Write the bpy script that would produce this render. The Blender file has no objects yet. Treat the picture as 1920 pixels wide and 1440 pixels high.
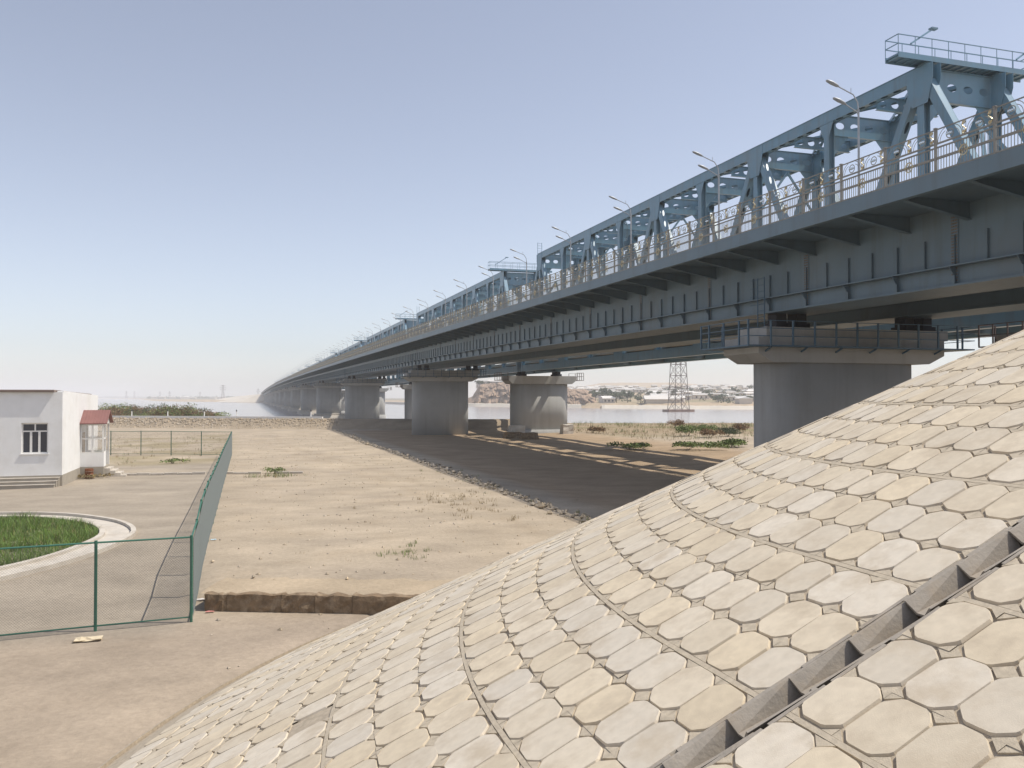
import bpy, math, random
import numpy as np
from mathutils import Vector, Matrix
random.seed(7); RNG = np.random.default_rng(7)
S = bpy.context.scene
COL = S.collection
# ------------------------------------------------------------------ camera, sky, sun, exposure
TH = math.atan(499/1600.0); SN, CS = math.sin(TH), math.cos(TH)
CAMH = 5.2
cam_d = bpy.data.cameras.new('camera'); cam_d.sensor_width = 36; cam_d.lens = 30.0
cam_d.clip_start = 0.1; cam_d.clip_end = 40000
cam = bpy.data.objects.new('camera', cam_d); COL.objects.link(cam); S.camera = cam
cam.location = (0, 0, CAMH)
cam.rotation_euler = (math.radians(90) + math.atan(25/1600.0), 0, -TH)
SUN = Vector((0.563, -0.135, 1.0)).normalized()
sun_d = bpy.data.lights.new('sun', 'SUN'); sun_d.energy = 4.2; sun_d.angle = math.radians(0.53)
sun_d.color = (1.0, 0.94, 0.84)
sun = bpy.data.objects.new('sun', sun_d); COL.objects.link(sun); sun.location = (60, -30, 90)
sun.rotation_euler = SUN.to_track_quat('Z', 'Y').to_euler()
W = bpy.data.worlds.new('World'); S.world = W; W.use_nodes = True
wn = W.node_tree; wn.nodes.clear()
sky = wn.nodes.new('ShaderNodeTexSky'); sky.sky_type = 'NISHITA'; sky.sun_disc = False
sky.sun_elevation = math.asin(SUN.z); sky.sun_rotation = math.atan2(SUN.x, SUN.y)
sky.altitude = 200; sky.air_density = 1.0; sky.dust_density = 0.7; sky.ozone_density = 3.0
bg = wn.nodes.new('ShaderNodeBackground'); bg.inputs[1].default_value = 0.145
wo = wn.nodes.new('ShaderNodeOutputWorld')
hsv = wn.nodes.new('ShaderNodeHueSaturation'); hsv.inputs['Saturation'].default_value = 0.57      # dusty air: paler blue all over
tint = wn.nodes.new('ShaderNodeVectorMath'); tint.operation = 'MULTIPLY'; tint.inputs[1].default_value = (.995, .985, 1.02)
wn.links.new(sky.outputs[0], hsv.inputs['Color']); wn.links.new(hsv.outputs[0], tint.inputs[0]); wn.links.new(tint.outputs[0], bg.inputs[0]); wn.links.new(bg.outputs[0], wo.inputs[0])
S.view_settings.view_transform = 'Standard'; S.view_settings.look = 'None'
S.view_settings.exposure = 0.05; S.view_settings.gamma = 1.0; S.view_settings.use_curve_mapping = False
S.cycles.max_bounces = 6; S.cycles.diffuse_bounces = 2; S.cycles.volume_bounces = 1; S.cycles.transparent_max_bounces = 8

# ------------------------------------------------------------------ helpers
def inv(x, z):                 # photo column and distance ahead -> plan position
    u = (x-960)/1600.0*z
    return (u*CS+z*SN, -u*SN+z*CS)
class MB:
    def __init__(s): s.v = []; s.f = []; s.m = []
    def add(s, vs, fs, mi=0):
        o = len(s.v); s.v.extend([tuple(p) for p in vs])
        for f in fs: s.f.append(tuple(i+o for i in f)); s.m.append(mi)
    def box(s, a, b, mi=0):
        (x0,y0,z0),(x1,y1,z1) = a, b
        x0,x1 = sorted((x0,x1)); y0,y1 = sorted((y0,y1)); z0,z1 = sorted((z0,z1))
        s.add([(x0,y0,z0),(x1,y0,z0),(x1,y1,z0),(x0,y1,z0),(x0,y0,z1),(x1,y0,z1),(x1,y1,z1),(x0,y1,z1)],
              [(0,3,2,1),(4,5,6,7),(0,1,5,4),(1,2,6,5),(2,3,7,6),(3,0,4,7)], mi)
    def bar(s, p, q, w, h, up=(0,0,1), mi=0):     # rectangular bar from p to q
        p, q = Vector(p), Vector(q); d = (q-p)
        if d.length < 1e-6: return
        d.normalize(); upv = Vector(up)
        if abs(d.dot(upv)) > 0.98: upv = Vector((1,0,0))
        a = d.cross(upv).normalized(); b = a.cross(d).normalized()
        a *= w/2; b *= h/2
        s.add([p-a-b,p+a-b,p+a+b,p-a+b,q-a-b,q+a-b,q+a+b,q-a+b],
              [(0,1,2,3),(4,7,6,5),(0,4,5,1),(1,5,6,2),(2,6,7,3),(3,7,4,0)], mi)
    def tube(s, pts, r, n=6, mi=0, r2=None, cap=True):
        pts = [Vector(p) for p in pts]; rings = []
        for i, p in enumerate(pts):
            d = (pts[min(i+1,len(pts)-1)]-pts[max(i-1,0)])
            d.normalize()
            u = Vector((0,0,1)) if abs(d.z) < 0.95 else Vector((1,0,0))
            a = d.cross(u).normalized(); b = a.cross(d)
            rr = r if r2 is None else r+(r2-r)*i/(len(pts)-1)
            rings.append([p+a*rr*math.cos(2*math.pi*k/n)+b*rr*math.sin(2*math.pi*k/n) for k in range(n)])
        vs = [v for g in rings for v in g]; fs = []
        for i in range(len(pts)-1):
            for k in range(n):
                fs.append((i*n+k, i*n+(k+1)%n, (i+1)*n+(k+1)%n, (i+1)*n+k))
        if cap: fs.append(tuple(range(n))[::-1]); fs.append(tuple((len(pts)-1)*n+k for k in range(n)))
        s.add(vs, fs, mi)
    def prism(s, poly, z0, z1, mi=0):             # polygon in xy extruded in z
        n = len(poly)
        vs = [(x,y,z0) for x,y in poly]+[(x,y,z1) for x,y in poly]
        s.add(vs, [tuple(range(n))[::-1], tuple(range(n,2*n))]+[(i,(i+1)%n,n+(i+1)%n,n+i) for i in range(n)], mi)
    def loft(s, rings, mi=0, cap=True):
        n = len(rings[0]); vs = [v for g in rings for v in g]; fs = []
        for i in range(len(rings)-1):
            for k in range(n): fs.append((i*n+k, i*n+(k+1)%n, (i+1)*n+(k+1)%n, (i+1)*n+k))
        if cap: fs.append(tuple(range(n))[::-1]); fs.append(tuple((len(rings)-1)*n+k for k in range(n)))
        s.add(vs, fs, mi)
    def mesh(s, name, mats, smooth=False):
        me = bpy.data.meshes.new(name); me.from_pydata(s.v, [], s.f)
        if not isinstance(mats, (list, tuple)): mats = [mats]
        for m in mats: me.materials.append(m)
        if len(mats) > 1: me.polygons.foreach_set('material_index', s.m)
        if smooth: me.polygons.foreach_set('use_smooth', [True]*len(s.f))
        me.update(); return me
    def build(s, name, mats, parent=None, smooth=False, loc=None):
        return put(name, s.mesh(name, mats, smooth), parent, loc)
def put(name, me, parent=None, loc=None, mtx=None):
    o = bpy.data.objects.new(name, me); COL.objects.link(o)
    if parent: o.parent = parent
    if loc: o.location = loc
    if mtx is not None: o.matrix_local = mtx
    return o
def tag(o, label, cat, group=None):
    o['label'] = label; o['category'] = cat
    if group: o['group'] = group
    return o
def thing(name, label, cat, loc=(0,0,0), rz=0, group=None):
    o = bpy.data.objects.new(name, None); COL.objects.link(o); o.location = loc; o.rotation_euler = (0,0,rz)
    o.empty_display_size = 0.3
    return tag(o, label, cat, group)
def struct(o): o['kind'] = 'structure'; return o
def stuff(o): o['kind'] = 'stuff'; return o
def recalc(me):
    import bmesh
    b = bmesh.new(); b.from_mesh(me); bmesh.ops.recalc_face_normals(b, faces=b.faces); b.to_mesh(me); b.free()

def mat(name, col, rough=0.7, metal=0.0, var=0.12, scale=3.0, bump=0.0, bscale=40.0, dirt=None, dscale=0.6, damt=0.5, objvar=0.0, isl=0.0, spec=0.4, streak=None, samt=.5, sscale=1.6):
    m = bpy.data.materials.new(name); m.use_nodes = True
    nt = m.node_tree; N = nt.nodes; L = nt.links; b = N['Principled BSDF']
    b.inputs['Roughness'].default_value = rough; b.inputs['Metallic'].default_value = metal
    b.inputs['Specular IOR Level'].default_value = spec
    tc = N.new('ShaderNodeNewGeometry')
    nz = N.new('ShaderNodeTexNoise'); nz.inputs['Scale'].default_value = scale; nz.inputs['Detail'].default_value = 6
    L.new(tc.outputs['Position'], nz.inputs['Vector'])
    mr = N.new('ShaderNodeMapRange'); mr.inputs[1].default_value = 0.25; mr.inputs[2].default_value = 0.75
    mr.inputs[3].default_value = 1-var; mr.inputs[4].default_value = 1+var
    L.new(nz.outputs[0], mr.inputs[0])
    mx = N.new('ShaderNodeVectorMath'); mx.operation = 'SCALE'
    rgb = N.new('ShaderNodeRGB'); rgb.outputs[0].default_value = (*col, 1)
    L.new(rgb.outputs[0], mx.inputs[0]); L.new(mr.outputs[0], mx.inputs['Scale'])
    out = mx.outputs[0]
    if objvar or isl:
        oi = N.new('ShaderNodeObjectInfo')
        ad = N.new('ShaderNodeMath'); ad.operation = 'ADD'
        L.new(oi.outputs['Random'], ad.inputs[0]); L.new(tc.outputs['Random Per Island'], ad.inputs[1])
        fr = N.new('ShaderNodeMath'); fr.operation = 'FRACT'; L.new(ad.outputs[0], fr.inputs[0])
        m2 = N.new('ShaderNodeMapRange'); m2.inputs[3].default_value = 1-max(objvar,isl); m2.inputs[4].default_value = 1+max(objvar,isl)*0.6
        L.new(fr.outputs[0], m2.inputs[0])
        hs = N.new('ShaderNodeHueSaturation'); hs.inputs['Hue'].default_value = 0.5
        f2 = N.new('ShaderNodeMath'); f2.operation = 'MULTIPLY'; f2.inputs[1].default_value = 7.31; L.new(fr.outputs[0], f2.inputs[0])
        f3 = N.new('ShaderNodeMath'); f3.operation = 'FRACT'; L.new(f2.outputs[0], f3.inputs[0])
        m3 = N.new('ShaderNodeMapRange'); m3.inputs[3].default_value = 0.8; m3.inputs[4].default_value = 1.2
        L.new(f3.outputs[0], m3.inputs[0]); L.new(m3.outputs[0], hs.inputs['Saturation'])
        L.new(m2.outputs[0], hs.inputs['Value']); L.new(out, hs.inputs['Color']); out = hs.outputs[0]
    if dirt:
        n2 = N.new('ShaderNodeTexNoise'); n2.inputs['Scale'].default_value = dscale; n2.inputs['Detail'].default_value = 8
        n2.inputs['Roughness'].default_value = 0.68
        L.new(tc.outputs['Position'], n2.inputs['Vector'])
        cr = N.new('ShaderNodeMapRange'); cr.inputs[1].default_value = 0.48; cr.inputs[2].default_value = 0.68
        cr.inputs[3].default_value = 0; cr.inputs[4].default_value = damt; L.new(n2.outputs[0], cr.inputs[0])
        mi = N.new('ShaderNodeMix'); mi.data_type = 'RGBA'; mi.inputs[7].default_value = (*dirt, 1)
        L.new(cr.outputs[0], mi.inputs[0]); L.new(out, mi.inputs[6]); out = mi.outputs[2]
    if streak:                         # vertical runs of dirt
        mpn = N.new('ShaderNodeMapping'); mpn.inputs['Scale'].default_value = (1,1,.07); L.new(tc.outputs['Position'], mpn.inputs['Vector'])
        n4 = N.new('ShaderNodeTexNoise'); n4.inputs['Scale'].default_value = sscale; n4.inputs['Detail'].default_value = 7; n4.inputs['Roughness'].default_value = .65
        L.new(mpn.outputs[0], n4.inputs['Vector'])
        c4 = N.new('ShaderNodeMapRange'); c4.inputs[1].default_value = .5; c4.inputs[2].default_value = .72; c4.inputs[3].default_value = 0; c4.inputs[4].default_value = samt; L.new(n4.outputs[0], c4.inputs[0])
        m4 = N.new('ShaderNodeMix'); m4.data_type = 'RGBA'; m4.inputs[7].default_value = (*streak, 1)
        L.new(c4.outputs[0], m4.inputs[0]); L.new(out, m4.inputs[6]); out = m4.outputs[2]
    L.new(out, b.inputs['Base Color'])
    if bump:
        n3 = N.new('ShaderNodeTexNoise'); n3.inputs['Scale'].default_value = bscale; n3.inputs['Detail'].default_value = 5
        L.new(tc.outputs['Position'], n3.inputs['Vector'])
        bp = N.new('ShaderNodeBump'); bp.inputs['Strength'].default_value = bump; bp.inputs['Distance'].default_value = 0.02
        L.new(n3.outputs[0], bp.inputs['Height']); L.new(bp.outputs[0], b.inputs['Normal'])
    return m
M = {}
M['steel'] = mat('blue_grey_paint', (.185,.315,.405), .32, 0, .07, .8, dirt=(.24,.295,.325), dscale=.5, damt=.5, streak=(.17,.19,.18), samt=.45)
M['steel_shaded'] = mat('shaded_girder_paint', (.125,.18,.22), .5, 0, .10, .5, dirt=(.14,.165,.175), dscale=.35, damt=.6, streak=(.075,.08,.08), samt=.4)  # same blue paint as the truss, with the shade under the deck darkened in
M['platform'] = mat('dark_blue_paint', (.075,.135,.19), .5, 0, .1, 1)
M['fascia'] = mat('shaded_edge_paint', (.135,.195,.24), .45, 0, .08, .7, dirt=(.155,.19,.21), dscale=.4, damt=.5, streak=(.10,.11,.11), samt=.4)  # truss paint again, its colour darkened for the shaded side of the deck
M['rail'] = mat('taupe_metal', (.27,.255,.225), .5, .25, .15, 6)
M['gold'] = mat('gilt_metal', (.60,.53,.36), .38, .8, .1, 10)
M['silver'] = mat('bright_metal', (.75,.77,.75), .22, 1, .1, 10)
M['rust'] = mat('rusty_bolt', (.22,.15,.11), .8, 0, .2, 8)
M['conc'] = mat('pier_concrete', (.41,.405,.385), .85, 0, .08, .9, .25, 12, dirt=(.33,.315,.285), dscale=.45, damt=.6, streak=(.24,.225,.20), samt=.4, sscale=1.1)
M['conc2'] = mat('pale_concrete', (.55,.50,.43), .9, 0, .12, 2, .3, 20, dirt=(.40,.34,.27), dscale=1.2, damt=.6)
M['trough'] = mat('trough_concrete', (.34,.30,.25), .9, 0, .14, 4, .3, 30, dirt=(.36,.29,.21), dscale=2.5, damt=.7)
M['tile'] = mat('tile_concrete', (.64,.555,.43), .9, 0, .07, 11, .16, 110, dirt=(.50,.415,.305), dscale=2.3, damt=.75, objvar=.075, isl=.075, streak=(.44,.36,.26), samt=.35, sscale=4)
M['sandgrout'] = mat('sandy_grout', (.43,.36,.27), .95, 0, .22, 14, .35, 70)
M['mortar'] = mat('pale_mortar', (.50,.425,.32), .95, 0, .16, 16, .3, 80)
M['white'] = mat('white_render', (.84,.835,.815), .85, 0, .04, 1.5, .15, 30, dirt=(.66,.63,.58), dscale=.5, damt=.45, streak=(.66,.63,.58), samt=.3)
M['plinth'] = mat('plinth_render', (.38,.34,.28), .9, 0, .1, 2)
M['frame'] = mat('white_frame', (.80,.78,.74), .5, 0, .04, 3)
M['redroof'] = mat('red_metal_roof', (.25,.12,.105), .65, 0, .1, 2)
M['dark'] = mat('dark_void', (.035,.035,.04), .8)
M['wood'] = mat('inner_timber', (.45,.30,.16), .7, 0, .2, 5)
M['green'] = mat('green_fence_paint', (.045,.15,.105), .5, 0, .12, 4)
M['wire'] = mat('green_wire', (.085,.10,.095), .55, .1, .1, 4)
M['riprap'] = mat('riprap_stone', (.43,.355,.265), .95, 0, .15, 1.5, .3, 10, objvar=.3, isl=.3)
M['rock'] = mat('cliff_rock', (.32,.225,.155), .95, 0, .35, .22, .8, .6, dirt=(.46,.33,.23), dscale=.12, damt=.8)
M['sandstone'] = mat('brown_sandstone', (.20,.14,.085), .95, 0, .35, 5, .9, 18, dirt=(.36,.28,.19), dscale=3.5, damt=.8)
M['stone'] = mat('field_stone', (.46,.385,.29), .9, 0, .25, 4, .4, 18, objvar=.3, isl=.3)
M['grass'] = mat('green_grass', (.165,.255,.06), .75, 0, .3, 1.2, isl=.4)
M['dry'] = mat('dry_grass', (.30,.23,.115), .85, 0, .25, .8, isl=.4)
M['weed'] = mat('weed_green', (.19,.24,.08), .8, 0, .3, .8, isl=.4)
M['olive'] = mat('olive_leaf', (.085,.11,.05), .8, 0, .3, .3, isl=.5)
M['reddish'] = mat('reddish_scrub', (.25,.16,.085), .85, 0, .3, .3, isl=.5)
M['bark'] = mat('bark', (.12,.085,.055), .9, 0, .2, 3)
M['adobe'] = mat('adobe_wall', (.66,.59,.50), .9, 0, .1, .1, objvar=.25, isl=.2)
M['slate'] = mat('pale_sheet_roof', (.62,.59,.55), .7, 0, .1, .1, objvar=.35, isl=.2)
M['asphalt'] = mat('road_asphalt', (.05,.05,.05), .9)
M['lattice'] = mat('pylon_steel', (.17,.135,.125), .7, .2, .1, .5)
M['levee'] = mat('pale_levee', (.60,.54,.45), .9, 0, .1, .05)
M['paper'] = mat('pale_litter', (.62,.55,.48), .8, 0, .2, 20)
M['lamp'] = mat('lamp_grey', (.45,.46,.47), .5, .3, .1, 4)
M['glasslamp'] = mat('lamp_glass', (.55,.53,.48), .25, 0, .05, 4)
gm = bpy.data.materials.new('window_glass'); gm.use_nodes = True
gb = gm.node_tree.nodes['Principled BSDF']; gb.inputs['Base Color'].default_value = (.02,.03,.05,1)
gb.inputs['Roughness'].default_value = .06; gb.inputs['Specular IOR Level'].default_value = .8; M['glass'] = gm
pg = bpy.data.materials.new('porch_glass'); pg.use_nodes = True
pt = pg.node_tree; pt.nodes.clear()
po = pt.nodes.new('ShaderNodeOutputMaterial'); pm = pt.nodes.new('ShaderNodeMixShader'); pm.inputs[0].default_value = .14
pa = pt.nodes.new('ShaderNodeBsdfTransparent'); pb = pt.nodes.new('ShaderNodeBsdfGlossy'); pb.inputs['Roughness'].default_value = .05
pt.links.new(pa.outputs[0], pm.inputs[1]); pt.links.new(pb.outputs[0], pm.inputs[2]); pt.links.new(pm.outputs[0], po.inputs[0]); M['pglass'] = pg
# water
wm = bpy.data.materials.new('river_water'); wm.use_nodes = True
nt = wm.node_tree; b = nt.nodes['Principled BSDF']; b.inputs['Base Color'].default_value = (.40,.355,.33,1)
b.inputs['Roughness'].default_value = .16; b.inputs['IOR'].default_value = 1.33
g = nt.nodes.new('ShaderNodeNewGeometry'); n = nt.nodes.new('ShaderNodeTexNoise'); n.inputs['Scale'].default_value = .35; n.inputs['Detail'].default_value = 6
bp = nt.nodes.new('ShaderNodeBump'); bp.inputs['Strength'].default_value = .25; bp.inputs['Distance'].default_value = .12
nt.links.new(g.outputs['Position'], n.inputs['Vector']); nt.links.new(n.outputs[0], bp.inputs['Height']); nt.links.new(bp.outputs[0], b.inputs['Normal'])
M['water'] = wm
# ground: albedo from the vertex colour attribute, broken up by noise
gmx = bpy.data.materials.new('ground_earth'); gmx.use_nodes = True
nt = gmx.node_tree; N = nt.nodes; L = nt.links; b = N['Principled BSDF']; b.inputs['Roughness'].default_value = .95; b.inputs['Specular IOR Level'].default_value = .15
at = N.new('ShaderNodeAttribute'); at.attribute_name = 'albedo'
g = N.new('ShaderNodeNewGeometry')
mp = N.new('ShaderNodeMapping'); mp.inputs['Scale'].default_value = (.6,.85,1); mp.inputs['Rotation'].default_value = (0,0,.5); L.new(g.outputs['Position'], mp.inputs['Vector'])
n1 = N.new('ShaderNodeTexNoise'); n1.inputs['Scale'].default_value = .55; n1.inputs['Detail'].default_value = 10; n1.inputs['Roughness'].default_value = .62
L.new(mp.outputs[0], n1.inputs['Vector'])
n2 = N.new('ShaderNodeTexNoise'); n2.inputs['Scale'].default_value = 7; n2.inputs['Detail'].default_value = 8; n2.inputs['Roughness'].default_value = .7
L.new(g.outputs['Position'], n2.inputs['Vector'])
r1 = N.new('ShaderNodeMapRange'); r1.inputs[1].default_value = .3; r1.inputs[2].default_value = .7; r1.inputs[3].default_value = .80; r1.inputs[4].default_value = 1.15; L.new(n1.outputs[0], r1.inputs[0])
r2 = N.new('ShaderNodeMapRange'); r2.inputs[1].default_value = .3; r2.inputs[2].default_value = .7; r2.inputs[3].default_value = .86; r2.inputs[4].default_value = 1.12; L.new(n2.outputs[0], r2.inputs[0])
mu = N.new('ShaderNodeMath'); mu.operation = 'MULTIPLY'; L.new(r1.outputs[0], mu.inputs[0]); L.new(r2.outputs[0], mu.inputs[1])
sc = N.new('ShaderNodeVectorMath'); sc.operation = 'SCALE'; L.new(at.outputs['Color'], sc.inputs[0]); L.new(mu.outputs[0], sc.inputs['Scale'])
L.new(sc.outputs[0], b.inputs['Base Color'])
bp = N.new('ShaderNodeBump'); bp.inputs['Strength'].default_value = .5; bp.inputs['Distance'].default_value = .05
L.new(n2.outputs[0], bp.inputs['Height']); L.new(bp.outputs[0], b.inputs['Normal'])
M['ground'] = gmx

# ------------------------------------------------------------------ terrain
def sm(a, b, x): t = np.clip((x-a)/(b-a), 0, 1); return t*t*(3-2*t)
NBX = [-900,0,200,330,400,440,640,900,1000,1100,1415,1920,2600]
NBZ = [360,250,226,196,172,158,152,156,168,174,174,176,180]
FBX = [-900,0,200,250,290,330,430,500,640,720,760,830,890,960,1060,1130,1300,1415,1920,2600]
FBZ = [7000,6500,5200,3400,1750,1500,1330,1150,1050,960,860,740,690,655,610,570,535,520,490,470]
CRX = [-900,880,1000,1063,1090,1130,1260,1300,1415,1920,2600]
CRH = [2,2,16,24,31,39,40,36,31,33,33]
TX = -1.2
WA = (-1.0,24.3); WB = (7.5,21.0)      # low sandstone wall
def wall_y(X): return WA[1]+(X-WA[0])*(WB[1]-WA[1])/(WB[0]-WA[0])
DK = [(-70,184),(-21.8,159.8),(14.2,141),(30,133),(46,127)]   # toe of the levee
def dike_d(X, Y):                       # signed distance beyond the toe line and along clamp
    best = np.full(X.shape, 1e9); sg = np.zeros(X.shape)
    for (x0,y0),(x1,y1) in zip(DK[:-1], DK[1:]):
        dx, dy = x1-x0, y1-y0; L2 = dx*dx+dy*dy
        t = np.clip(((X-x0)*dx+(Y-y0)*dy)/L2, 0, 1)
        px, py = X-(x0+t*dx), Y-(y0+t*dy); d = np.hypot(px, py)
        s_ = np.sign(-(px*dy-py*dx)); k = d < best
        best = np.where(k, d, best); sg = np.where(k, s_, sg)
    return best*sg
CONE = (17.0, 7.1, 9.19, 0.474)
def slope_z(X, Y):
    Xa,Ya,za,m = CONE
    r = np.where(Y < Ya, np.maximum(Xa-X,0), np.hypot(X-Xa, np.maximum(Y-Ya,0)))
    return za-m*r
def vnoise(X, Y, seed):                 # cheap smooth value noise
    R = np.random.default_rng(seed).random((64,64))
    xi, yi = np.floor(X).astype(int), np.floor(Y).astype(int); fx, fy = X-xi, Y-yi
    fx = fx*fx*(3-2*fx); fy = fy*fy*(3-2*fy)
    a = R[xi%64, yi%64]; b_ = R[(xi+1)%64, yi%64]; c_ = R[xi%64, (yi+1)%64]; d_ = R[(xi+1)%64, (yi+1)%64]
    return (a*(1-fx)+b_*fx)*(1-fy)+(c_*(1-fx)+d_*fx)*fy-.5
def gh(X, Y):
    X = np.asarray(X, float); Y = np.asarray(Y, float)
    z = X*SN+Y*CS; u = X*CS-Y*SN; px = 960+1600*u/np.maximum(z, 8)
    nb = np.interp(px, NBX, NBZ); fb = np.interp(px, FBX, FBZ); cr = np.interp(px, CRX, CRH)
    h = .10*vnoise(X/9, Y/9, 1)+.04*vnoise(X/2.1, Y/2.1, 2)
    lowR = -.5*(1-sm(1.0, 1.9, Y-wall_y(X)))
    lowL = -.5*(1-sm(23.0, 34.0, Y))
    k = sm(-1.6, -.9, X); h = h+lowR*k+lowL*(1-k)
    near = z < (nb+fb)/2
    dd = dike_d(X, Y); on = (X < 47) & (X > -95)
    prof = 1.6*sm(-.2, 3.4, dd)*(1-sm(6.5, 10.5, dd))
    h = h+np.where(on & near, prof, 0)
    # gentle hollow under the bridge
    h = h-.35*sm(14.5, 18, X)*(1-sm(36, 44, X))*sm(30, 60, Y)*(1-sm(118, 130, Y))
    h = np.where(near, h*(1-sm(nb-1, nb+5, z))-6*sm(nb-1, nb+7, z), h)
    e = z-fb
    tow = .6+np.where(px > 860, 1, 0)*np.interp(e, [0,120,800], [0,3.5,20])*np.interp(px, [860,980], [0,1])
    hill = cr*sm(850, 1450, e)*np.interp(px, [870,1000], [0,1])
    hf = -6+6*sm(1, 13, e)+np.where(e > 0, np.maximum(tow, 0)+np.maximum(hill-tow, 0)*sm(700, 1000, e), 0)
    hf = hf+np.where(e > 10, (vnoise(X/60, Y/60, 5))*np.minimum(e/200, 3)*np.where(px > 880, 1, .25), 0)
    return np.where(near, h, hf)
def lin(a, b, st): return list(np.arange(a, b, st))
def geo(a, b, st, k):
    o = []; x = a
    while x < b: o.append(x); x += st; st *= k
    return o+[b]
xs = np.array(sorted(set([-v for v in geo(34, 9000, 1.4, 1.075)]+lin(-34, 30, .62)+geo(30, 9000, 1.2, 1.05))))
ys = np.array(sorted(set([-v for v in geo(12, 9000, 3, 1.25)]+lin(-12, 62, .62)+lin(62, 200, 1.3)+geo(200, 9000, 1.6, 1.028))))
GX, GY = np.meshgrid(xs, ys, indexing='ij')
GZ = gh(GX, GY)
# keep the sheet below the paved slope where that stands
sl = slope_z(GX, GY); GZ = np.where((sl > GZ-.02) & (GX < 45), np.minimum(GZ, sl-.15), GZ)
nx, ny = len(xs), len(ys)
vs = np.stack([GX.ravel(), GY.ravel(), GZ.ravel()], 1)
I = np.arange(nx*ny).reshape(nx, ny)
fs = np.stack([I[:-1,:-1].ravel(), I[1:,:-1].ravel(), I[1:,1:].ravel(), I[:-1,1:].ravel()], 1)
me = bpy.data.meshes.new('ground'); me.from_pydata(vs.tolist(), [], fs.tolist())
# albedo of each kind of soil, and painted shade under the bridge
z = GX*SN+GY*CS; u = GX*CS-GY*SN; px = 960+1600*u/np.maximum(z, 8)
nb = np.interp(px, NBX, NBZ); fb = np.interp(px, FBX, FBZ)
C = np.zeros((nx,ny,3)); C[:] = (.42,.347,.26)
def mixc(k, c):
    global C
    C = C*(1-k[...,None])+np.array(c)*k[...,None]
mixc(sm(.0,.35, vnoise(GX/5,GY/4.4,8))*.7, (.49,.405,.30))
mixc(sm(.05,.4, vnoise(GX/3.1+9,GY/2.6,18))*.55, (.35,.29,.225))
mixc(sm(.12,.42, vnoise(GX/1.3,GY/1.2+5,19))*.35, (.38,.30,.21))
mixc((1-sm(22.5,24.0,GY))*.6, (.33,.265,.205))                             # trodden strip by the fence
yard = (1-sm(-1.5,-1.0,GX))*sm(21.5,23,GY)*(1-sm(69,74,GY-(-GX)*.05))
mixc(yard*.75, (.325,.28,.225))
mixc((1-sm(-1.5,-1.0,GX))*sm(69,73,GY)*(1-sm(120,130,GY))*sm(-.1,.25,vnoise(GX/4,GY/4,9))*.6, (.27,.225,.12))
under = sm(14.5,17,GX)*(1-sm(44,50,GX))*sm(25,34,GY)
mixc(under*.6*(GY < 135), (.36,.245,.145))  # soil browned and darkened below the deck, bridge shade put into the albedo
fld = sm(44,52,GX)*sm(95,115,GY)*(z < nb+2)
mixc(fld*.8, (.31,.23,.14)); mixc(fld*sm(-.05,.25,vnoise(GX/7,GY/4,11))*.7, (.20,.19,.085))
for off in (-.85,.85):                 # faint wheel tracks across the lot
    tr = np.abs(GX-(6.5+3.5*np.sin(GY/23.0)+off)); mixc((1-sm(.12,.5,tr))*sm(26,32,GY)*(1-sm(110,130,GY))*.35, (.36,.285,.20))
    tr = np.abs(GY-(66+.10*GX+off)); mixc((1-sm(.15,.6,tr))*(1-sm(11,13,GX))*.3, (.54,.45,.33))
dd = dike_d(GX,GY); mixc(((dd > -.6) & (dd < 12) & (GX < 47) & (z < nb+3)).astype(float)*.8, (.33,.265,.19))
far = z > (nb+fb)/2
mixc(far.astype(float), (.46,.36,.25))
mixc((far & (px > 860) & (z < fb+900)).astype(float)*sm(-.2,.3,vnoise(GX/45,GY/45,12))*.7, (.24,.22,.13))
mixc((far & (px < 860)).astype(float)*sm(200,500,z-fb)*.8, (.20,.19,.14))
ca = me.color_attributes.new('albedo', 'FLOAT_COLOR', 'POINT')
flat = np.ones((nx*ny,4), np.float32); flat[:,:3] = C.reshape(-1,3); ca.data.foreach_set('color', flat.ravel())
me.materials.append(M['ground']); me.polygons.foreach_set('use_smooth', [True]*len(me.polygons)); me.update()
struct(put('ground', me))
mb = MB(); mb.add([(-9000,-60,0),(9000,-60,0),(9000,9000,0),(-9000,9000,0)], [(0,1,2,3)])
struct(mb.build('water', M['water'], None, loc=(0,0,-2.2)))
def gz(x, y): return float(gh(np.array([x]), np.array([y]))[0])

# ------------------------------------------------------------------ paved slope of the embankment
XA, YA, ZA, MS = CONE
SF = math.sqrt(1+MS*MS)
def cone_pt(r, w, lift=0.0):           # w<=0: metres along the straight part; w>0: angle round the cone end
    if w <= 0: p = Vector((XA-r, YA+w, ZA-MS*r)); out = Vector((-1,0,0))
    else: p = Vector((XA-r*math.cos(w), YA+r*math.sin(w), ZA-MS*r)); out = Vector((-math.cos(w), math.sin(w), 0))
    nrm = (out*MS+Vector((0,0,1))).normalized()
    return p+nrm*lift, out, nrm
RT = 20.45
WC0, WC1 = 5.525-.172-7.1, 5.525+.172-7.1
ws = [-30,-22,-15,-10,-7,-5,-3.5,-2.6,WC0,WC1,-.9,-.4,0]+[math.radians(a) for a in np.arange(2,141,2.0)]
rs = [1.2]+list(np.arange(2.0,RT,.9))+[RT]
mb = MB(); n = len(rs)
for w in ws:
    for r in rs: mb.v.append(tuple(cone_pt(r, w, -.016)[0]))
for i in range(len(ws)-1):
    if ws[i] == WC0: continue          # the drain lies in this slot
    for j in range(n-1): mb.f.append((i*n+j,(i+1)*n+j,(i+1)*n+j+1,i*n+j+1)); mb.m.append(0)
slope = struct(mb.build('embankment_slope', M['sandgrout'], None, smooth=True))
recalc(slope.data)
mb = MB(); rings = []                  # kerb along the toe
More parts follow.
